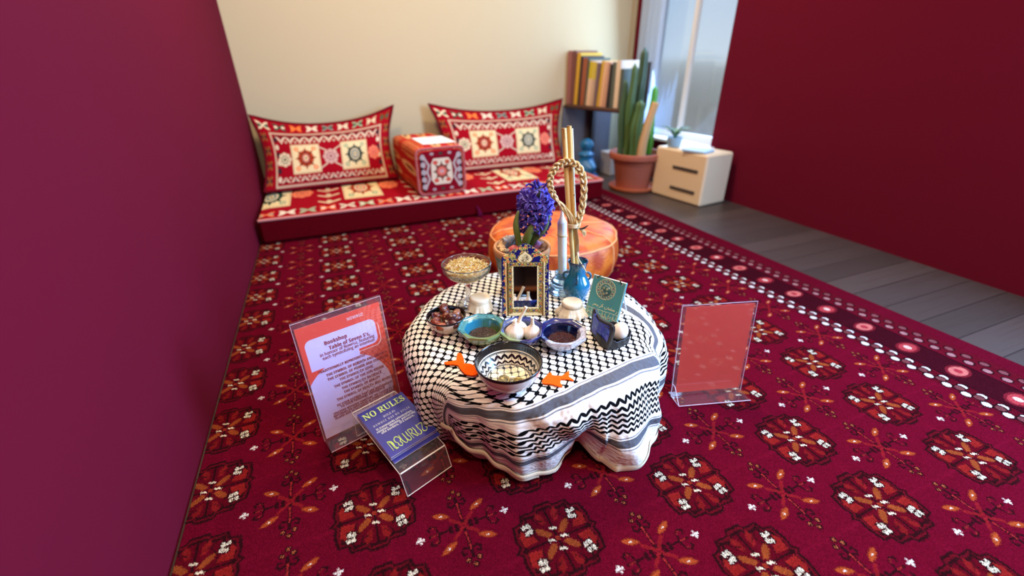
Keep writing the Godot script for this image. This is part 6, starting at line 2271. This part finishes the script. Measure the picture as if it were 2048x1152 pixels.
func cards() -> void:
	var t := thing("acrylic_riser", "clear bent acrylic riser on the rug under the stack of blue cards", "stand")
	var b := MB.new()
	var e := MB.new()
	acrylic_sheet(b, e, [[0.0, 0.002], [0.021, 0.058], [0.257, 0.085], [0.258, 0.002]], -0.002, 0.1244)
	part("acrylic_sheet", b, M.acrylic, t)
	var pe := EA + Vector3(0, 0.002, 0)
	e.tube([pe, pe + EU * 0.123], 0.0012, 6)
	pe = EA + EB * 0.021 + Vector3(0, 0.058, 0)
	e.tube([pe, pe + EU * 0.123], 0.0020, 6)
	pe = EA + EB * 0.257 + Vector3(0, 0.085, 0)
	e.tube([pe, pe + EU * 0.123], 0.0014, 6)
	pe = EA + EB * 0.258 + Vector3(0, 0.002, 0)
	e.tube([pe, pe + EU * 0.123], 0.0012, 6)
	part("polished_edges", e, M.acrylic_edge, t)
	# the cards, a stack of seven
	var slope := (EB * 0.236 + Vector3(0, 0.027, 0)).normalized()
	var nrm := EU.cross(slope).normalized()
	var blue := mat(c8(44, 48, 142), 0.6)
	var white := mat(c8(214, 206, 208), 0.7)
	var lime := mat(c8(206, 240, 130), 0.55)
	var pale := mat(c8(206, 220, 230), 0.6)
	for i in 7:
		var top := i == 6
		var lab := "blue printed card lying on top of the stack with pale green lettering" if top else ("lowest blue card of the stack, sticking out to the front" if i == 0 else "blue card inside the stack under the printed top card")
		var o := thing("card", lab, "card", Vector3.ZERO, 0.0, "stack of blue cards")
		var off := 0.0022 + i * 0.00185
		var sh := Vector2(rng.randf_range(-0.0012, 0.0012), rng.randf_range(-0.0012, 0.0012))
		if i == 0: sh = Vector2(0.002, -0.012)
		if top: sh = Vector2.ZERO
		o.transform = axes(EA + EB * 0.0635 + EU * 0.0007 + Vector3(0, 0.0629, 0) + nrm * off + EU * sh.x + slope * sh.y, EU, slope)
		var w := 0.1305 - (0.004 if i == 3 else 0.0)
		var l := 0.1685
		b = MB.new()
		b.box(Vector3(w / 2, l / 2, 0.0), Vector3(w, l, 0.0014), 0.0002)
		part("paper", b, white, o)
		b = MB.new()
		b.box(Vector3(w / 2, l / 2, 0.00085), Vector3(w - 0.0003, l - 0.0003, 0.0003), 0.0001)
		part("printed_face", b, blue, o)
		if top:
			var z := 0.0011
			lettering("NO RULES", 0.0205, lime, o, Transform3D(Basis.IDENTITY, Vector3(w * 0.5, l * 0.87, z)), true, true, 0.80)
			lettering("RULE #1", 0.0062, pale, o, Transform3D(Basis.IDENTITY, Vector3(w * 0.5, l * 0.715, z)), false, true, 1.0)
			lettering("N O W R U Z   H A S   N O   R U L E S", 0.0062, pale, o, Transform3D(Basis.IDENTITY, Vector3(w * 0.5, l * 0.635, z)), false, true, 0.72)
			lettering("It transcends colonization,", 0.0068, pale, o, Transform3D(Basis.IDENTITY, Vector3(w * 0.5, l * 0.555, z)), true, false, 0.85)
			lettering("religion, identity, patriarchy", 0.0068, pale, o, Transform3D(Basis.IDENTITY, Vector3(w * 0.5, l * 0.505, z)), true, false, 0.85)
			lettering("and borders. It's nature.", 0.0068, pale, o, Transform3D(Basis.IDENTITY, Vector3(w * 0.5, l * 0.455, z)), true, false, 0.85)
			# the tall curving word, each letter in doubled strokes (units: a tenth of the letter height)
			var lt := [
				[[[0, 0], [0, 10]], [[0, 10], [3.4, 8.6], [4.4, 5.5], [4.0, 2.5], [5.2, 0.2], [6.6, 0.4]], [[1.2, 9.0], [2.7, 7.2], [3.0, 4.0], [3.0, 1.4], [4.4, -0.4]]],
				[[[9.4, 10], [7.4, 8.0], [7.6, 5.4], [9.0, 4.2], [8.6, 1.6], [10.6, 0.0], [12.8, 1.4], [12.2, 4.2], [13.6, 5.6], [13.2, 8.4], [11.2, 10], [9.4, 10]]],
				[[[15.0, 10], [14.6, 4.0], [16.4, 0.4], [18.8, 0.8], [19.6, 4.2], [19.4, 9.8]], [[19.6, 4.2], [20.8, 0.6], [23.2, 0.4], [24.4, 3.0], [23.4, 5.6], [24.0, 9.6]]],
				[[[26.6, 0], [26.6, 10]], [[26.6, 10], [30.0, 9.4], [30.6, 7.2], [28.6, 5.6], [27.6, 5.2]], [[28.6, 5.6], [29.6, 3.4], [31.6, 0.4], [33.0, 1.0]]],
				[[[33.2, 10], [33.6, 6.0], [33.0, 3.0], [34.6, 0.4], [37.0, 0.4], [38.6, 2.6], [38.0, 6.0], [38.4, 10]]],
				[[[39.8, 9.4], [44.4, 9.6], [45.2, 8.4], [41.6, 3.6], [41.0, 1.4], [43.6, 0.4], [46.0, 1.4], [46.8, 3.2], [46.0, 4.2]]]]
			for s in lt:
				b = MB.new()
				for p in s:
					var pa := []
					for q in p:
						pa.append(Vector3(0.0155 + q[0] * 0.00212, 0.013 + q[1] * 0.0032, z))
					var cu := catmull(pa, 5) if pa.size() > 2 else pa
					var ra := []
					for k in cu.size():
						ra.append(0.0008 + 0.0007 * absf(sin(k * 0.22)))
					b.tube(cu, ra, 6, true)
				part("lettering", b, lime, o)

# ------------------------------------------------------------------ acrylic signs
func sign_image() -> Image:
	var w := 720
	var h := 1024
	var red := c8(228, 64, 34)
	var lil := c8(214, 194, 236)
	var im := canvas(w, h, red)
	# net pattern in two reds on the right, lilac net inside the big bubble
	var nt := net_tile(60, 84, 5, 12, c8(186, 40, 30), c8(214, 84, 60))
	for y in range(330, h, 84):
		for x in range(360, w, 60):
			im.blit_rect(nt, Rect2i(0, 0, 60, 84), Vector2i(x, y))
	# outline and body of the upper bubble
	var rr := func(x0: float, y0: float, x1: float, y1: float, r: float) -> PackedVector2Array:
		var p := PackedVector2Array()
		for q in [[x1 - r, y1 - r, 0.0], [x0 + r, y1 - r, 0.5], [x0 + r, y0 + r, 1.0], [x1 - r, y0 + r, 1.5]]:
			for k in 7:
				var a: float = (q[2] + 0.5 * k / 6.0) * PI
				p.append(Vector2(q[0] + r * cos(a), q[1] + r * sin(a)))
		return p
	poly(im, rr.call(50, 150, 676, 372, 58), c8(240, 200, 190))
	poly(im, rr.call(46, 146, 669, 366, 56), red)
	poly(im, rr.call(40, 120, 648, 344, 56), lil)
	disc(im, Vector2(300, 760), 395, 400, lil, false, 60)
	im.fill_rect(Rect2i(0, 760, 655, 264), lil)
	var lt := net_tile(60, 84, 5, 12, c8(172, 150, 196), lil)
	for y in range(400, 790, 42):
		for x in range(390, 640, 30):
			if Vector2((x - 300) / 375.0, (y - 760) / 380.0).length() < 0.93:
				im.blit_rect(lt, Rect2i(x % 60, y % 84, 30, 42), Vector2i(x, y))
	im.fill_rect(Rect2i(40, 300, 420, 90), lil)
	return im

func signs() -> void:
	var bl := Vector3(-0.148, 0.0, -0.991)
	var us := Vector3(0.9559, 0, -0.2938)
	var ns := Vector3(0.2938, 0, 0.9559)
	var be := deg_to_rad(6)
	var t := thing("sign_holder", "acrylic sign holder with a red and lilac printed sheet behind the blue cards", "sign", bl)
	t.transform = axes(bl, us, Vector3.UP * cos(be) - ns * sin(be))
	var W := 0.228
	var L := 0.352
	var b := MB.new()
	b.box(Vector3(W / 2, L / 2 + 0.0025, 0.003), Vector3(W, L, 0.002), 0.0004)
	b.box(Vector3(W / 2, L / 2 + 0.0025, -0.003), Vector3(W, L, 0.002), 0.0004)
	b.box(Vector3(W / 2, 0.0015, 0.02), Vector3(W, 0.003, 0.075), 0.0006)
	part("acrylic_holder", b, M.acrylic, t)
	b = MB.new()
	for e in [[0.0, 0.0025, 0.0, L], [W, 0.0025, W, L], [0.0, L, W, L]]:
		b.tube([Vector3(e[0], e[1], 0.003), Vector3(e[2], e[3], 0.003)], 0.0007, 6)
	b.tube([Vector3(0, 0.002, 0.058), Vector3(W, 0.002, 0.058)], 0.0012, 6)
	part("polished_edges", b, mat(c8(214, 176, 186), 0.2), t)
	b = MB.new()
	var pw := W - 0.012
	var ph := L - 0.022
	b.slab(PackedVector2Array([Vector2(0.006, 0.006), Vector2(0.006 + pw, 0.006), Vector2(0.006 + pw, 0.006 + ph), Vector2(0.006, 0.006 + ph)]), -0.0006, 0.0006, 0.0, Transform3D.IDENTITY, Rect2(0.006, 0.006, pw, ph))
	part("printed_sheet", b, mat(Color.WHITE, 0.6, {"albedo_texture": tex(sign_image())}), t)
	var dr := mat(c8(150, 36, 44), 0.7)
	var pk := mat(c8(240, 196, 196), 0.7)
	var Y := func(f: float) -> float: return 0.006 + ph * (1.0 - f)
	# [text, left edge as a share of the width, place from the top, height, bold, material]
	for e in [["NOWRUZ", 0.58, 0.055, 0.0085, true, pk], ["Bookshop", 0.27, 0.185, 0.0105, true, dr], ["Table of Seven S's,", 0.31, 0.235, 0.0105, true, dr], ["in honour of Nowruz, featuring", 0.19, 0.270, 0.0088, false, dr], ["each symbolizing an intention", 0.21, 0.303, 0.0088, false, dr], ["TRADITIONALLY REPRESENTED", 0.12, 0.405, 0.0072, true, dr], ["THE SYMBOL OF REBIRTH AND GROWTH", 0.2, 0.452, 0.0075, true, dr], ["THE SYMBOL OF POWER AND STRENGTH", 0.2, 0.492, 0.0075, true, dr], ["THE SYMBOL OF LOVE", 0.33, 0.532, 0.0075, true, dr], ["THE SYMBOL OF THE SUN RISING", 0.25, 0.574, 0.0075, true, dr], ["THE SYMBOL OF PATIENCE", 0.33, 0.616, 0.0075, true, dr], ["THE SYMBOL OF BEAUTY", 0.34, 0.656, 0.0075, true, dr], ["THE SYMBOL OF HEALTH AND MEDICINE", 0.24, 0.698, 0.0075, true, dr], ["TO YOUR SOFREH THAT ARE MEANINGFUL", 0.22, 0.748, 0.0068, true, dr], ["TO YOUR PERSONAL EXPERIENCE", 0.26, 0.772, 0.0068, true, dr], ["UNCEDED MOHAWK TERRITORY, WE CHOOSE TO INCLUDE", 0.16, 0.808, 0.0062, true, dr], ["WATERMELON DEPICTIONS AS SYMBOLS FOR INDIGENOUS", 0.15, 0.832, 0.0062, true, dr], ["ISLAND AND IN PALESTINE. WE ALSO INCLUDED REEDS", 0.16, 0.856, 0.0062, true, dr], ["AS A SYMBOL OF OUR IDENTITY", 0.38, 0.880, 0.0062, true, dr]]:
		var o := lettering(e[0], e[3], e[5], t, Transform3D(Basis.IDENTITY, Vector3(0, 0, 0.0013)), e[4], false, 0.85)
		var bb: AABB = o.mesh.get_aabb()
		var wd := bb.size.x * 0.85
		o.position = Vector3(0.006 + pw * e[1] + wd / 2, Y.call(e[2]), 0.0013)
	# sliver of a second holder at the right
	t = thing("sign_holder", "clear acrylic holder with a plain red sheet standing on the rug right of the table", "sign")
	t.transform = axes(Vector3(0.823, 0.0, -0.775), Vector3(0.96, 0, 0.28), Vector3(0, 1, 0) - Vector3(-0.28, 0, 0.96) * 0.1)
	b = MB.new()
	b.box(Vector3(0.11, 0.15, 0.003), Vector3(0.22, 0.295, 0.002), 0.0004)
	b.box(Vector3(0.11, 0.15, -0.003), Vector3(0.22, 0.295, 0.002), 0.0004)
	b.box(Vector3(0.11, 0.0015, 0.02), Vector3(0.22, 0.003, 0.07), 0.0006)
	part("acrylic_holder", b, M.acrylic, t)
	b = MB.new()
	b.tube([Vector3(0, 0.0025, 0.003), Vector3(0, 0.297, 0.003), Vector3(0.22, 0.297, 0.003), Vector3(0.22, 0.0025, 0.003)], 0.0008, 6)
	b.tube([Vector3(0, 0.002, 0.003), Vector3(0, 0.002, 0.055), Vector3(0.22, 0.002, 0.055)], 0.0012, 6)
	b.tube([Vector3(0, 0.045, 0.004), Vector3(0, 0.045, 0.02), Vector3(0, 0.003, 0.055)], 0.0010, 6)
	part("polished_edges", b, mat(c8(214, 196, 216), 0.2), t)
	b = MB.new()
	b.box(Vector3(0.114, 0.15, 0), Vector3(0.20, 0.28, 0.001), 0.0002)
	part("red_sheet", b, mat(c8(206, 58, 36), 0.6), t)
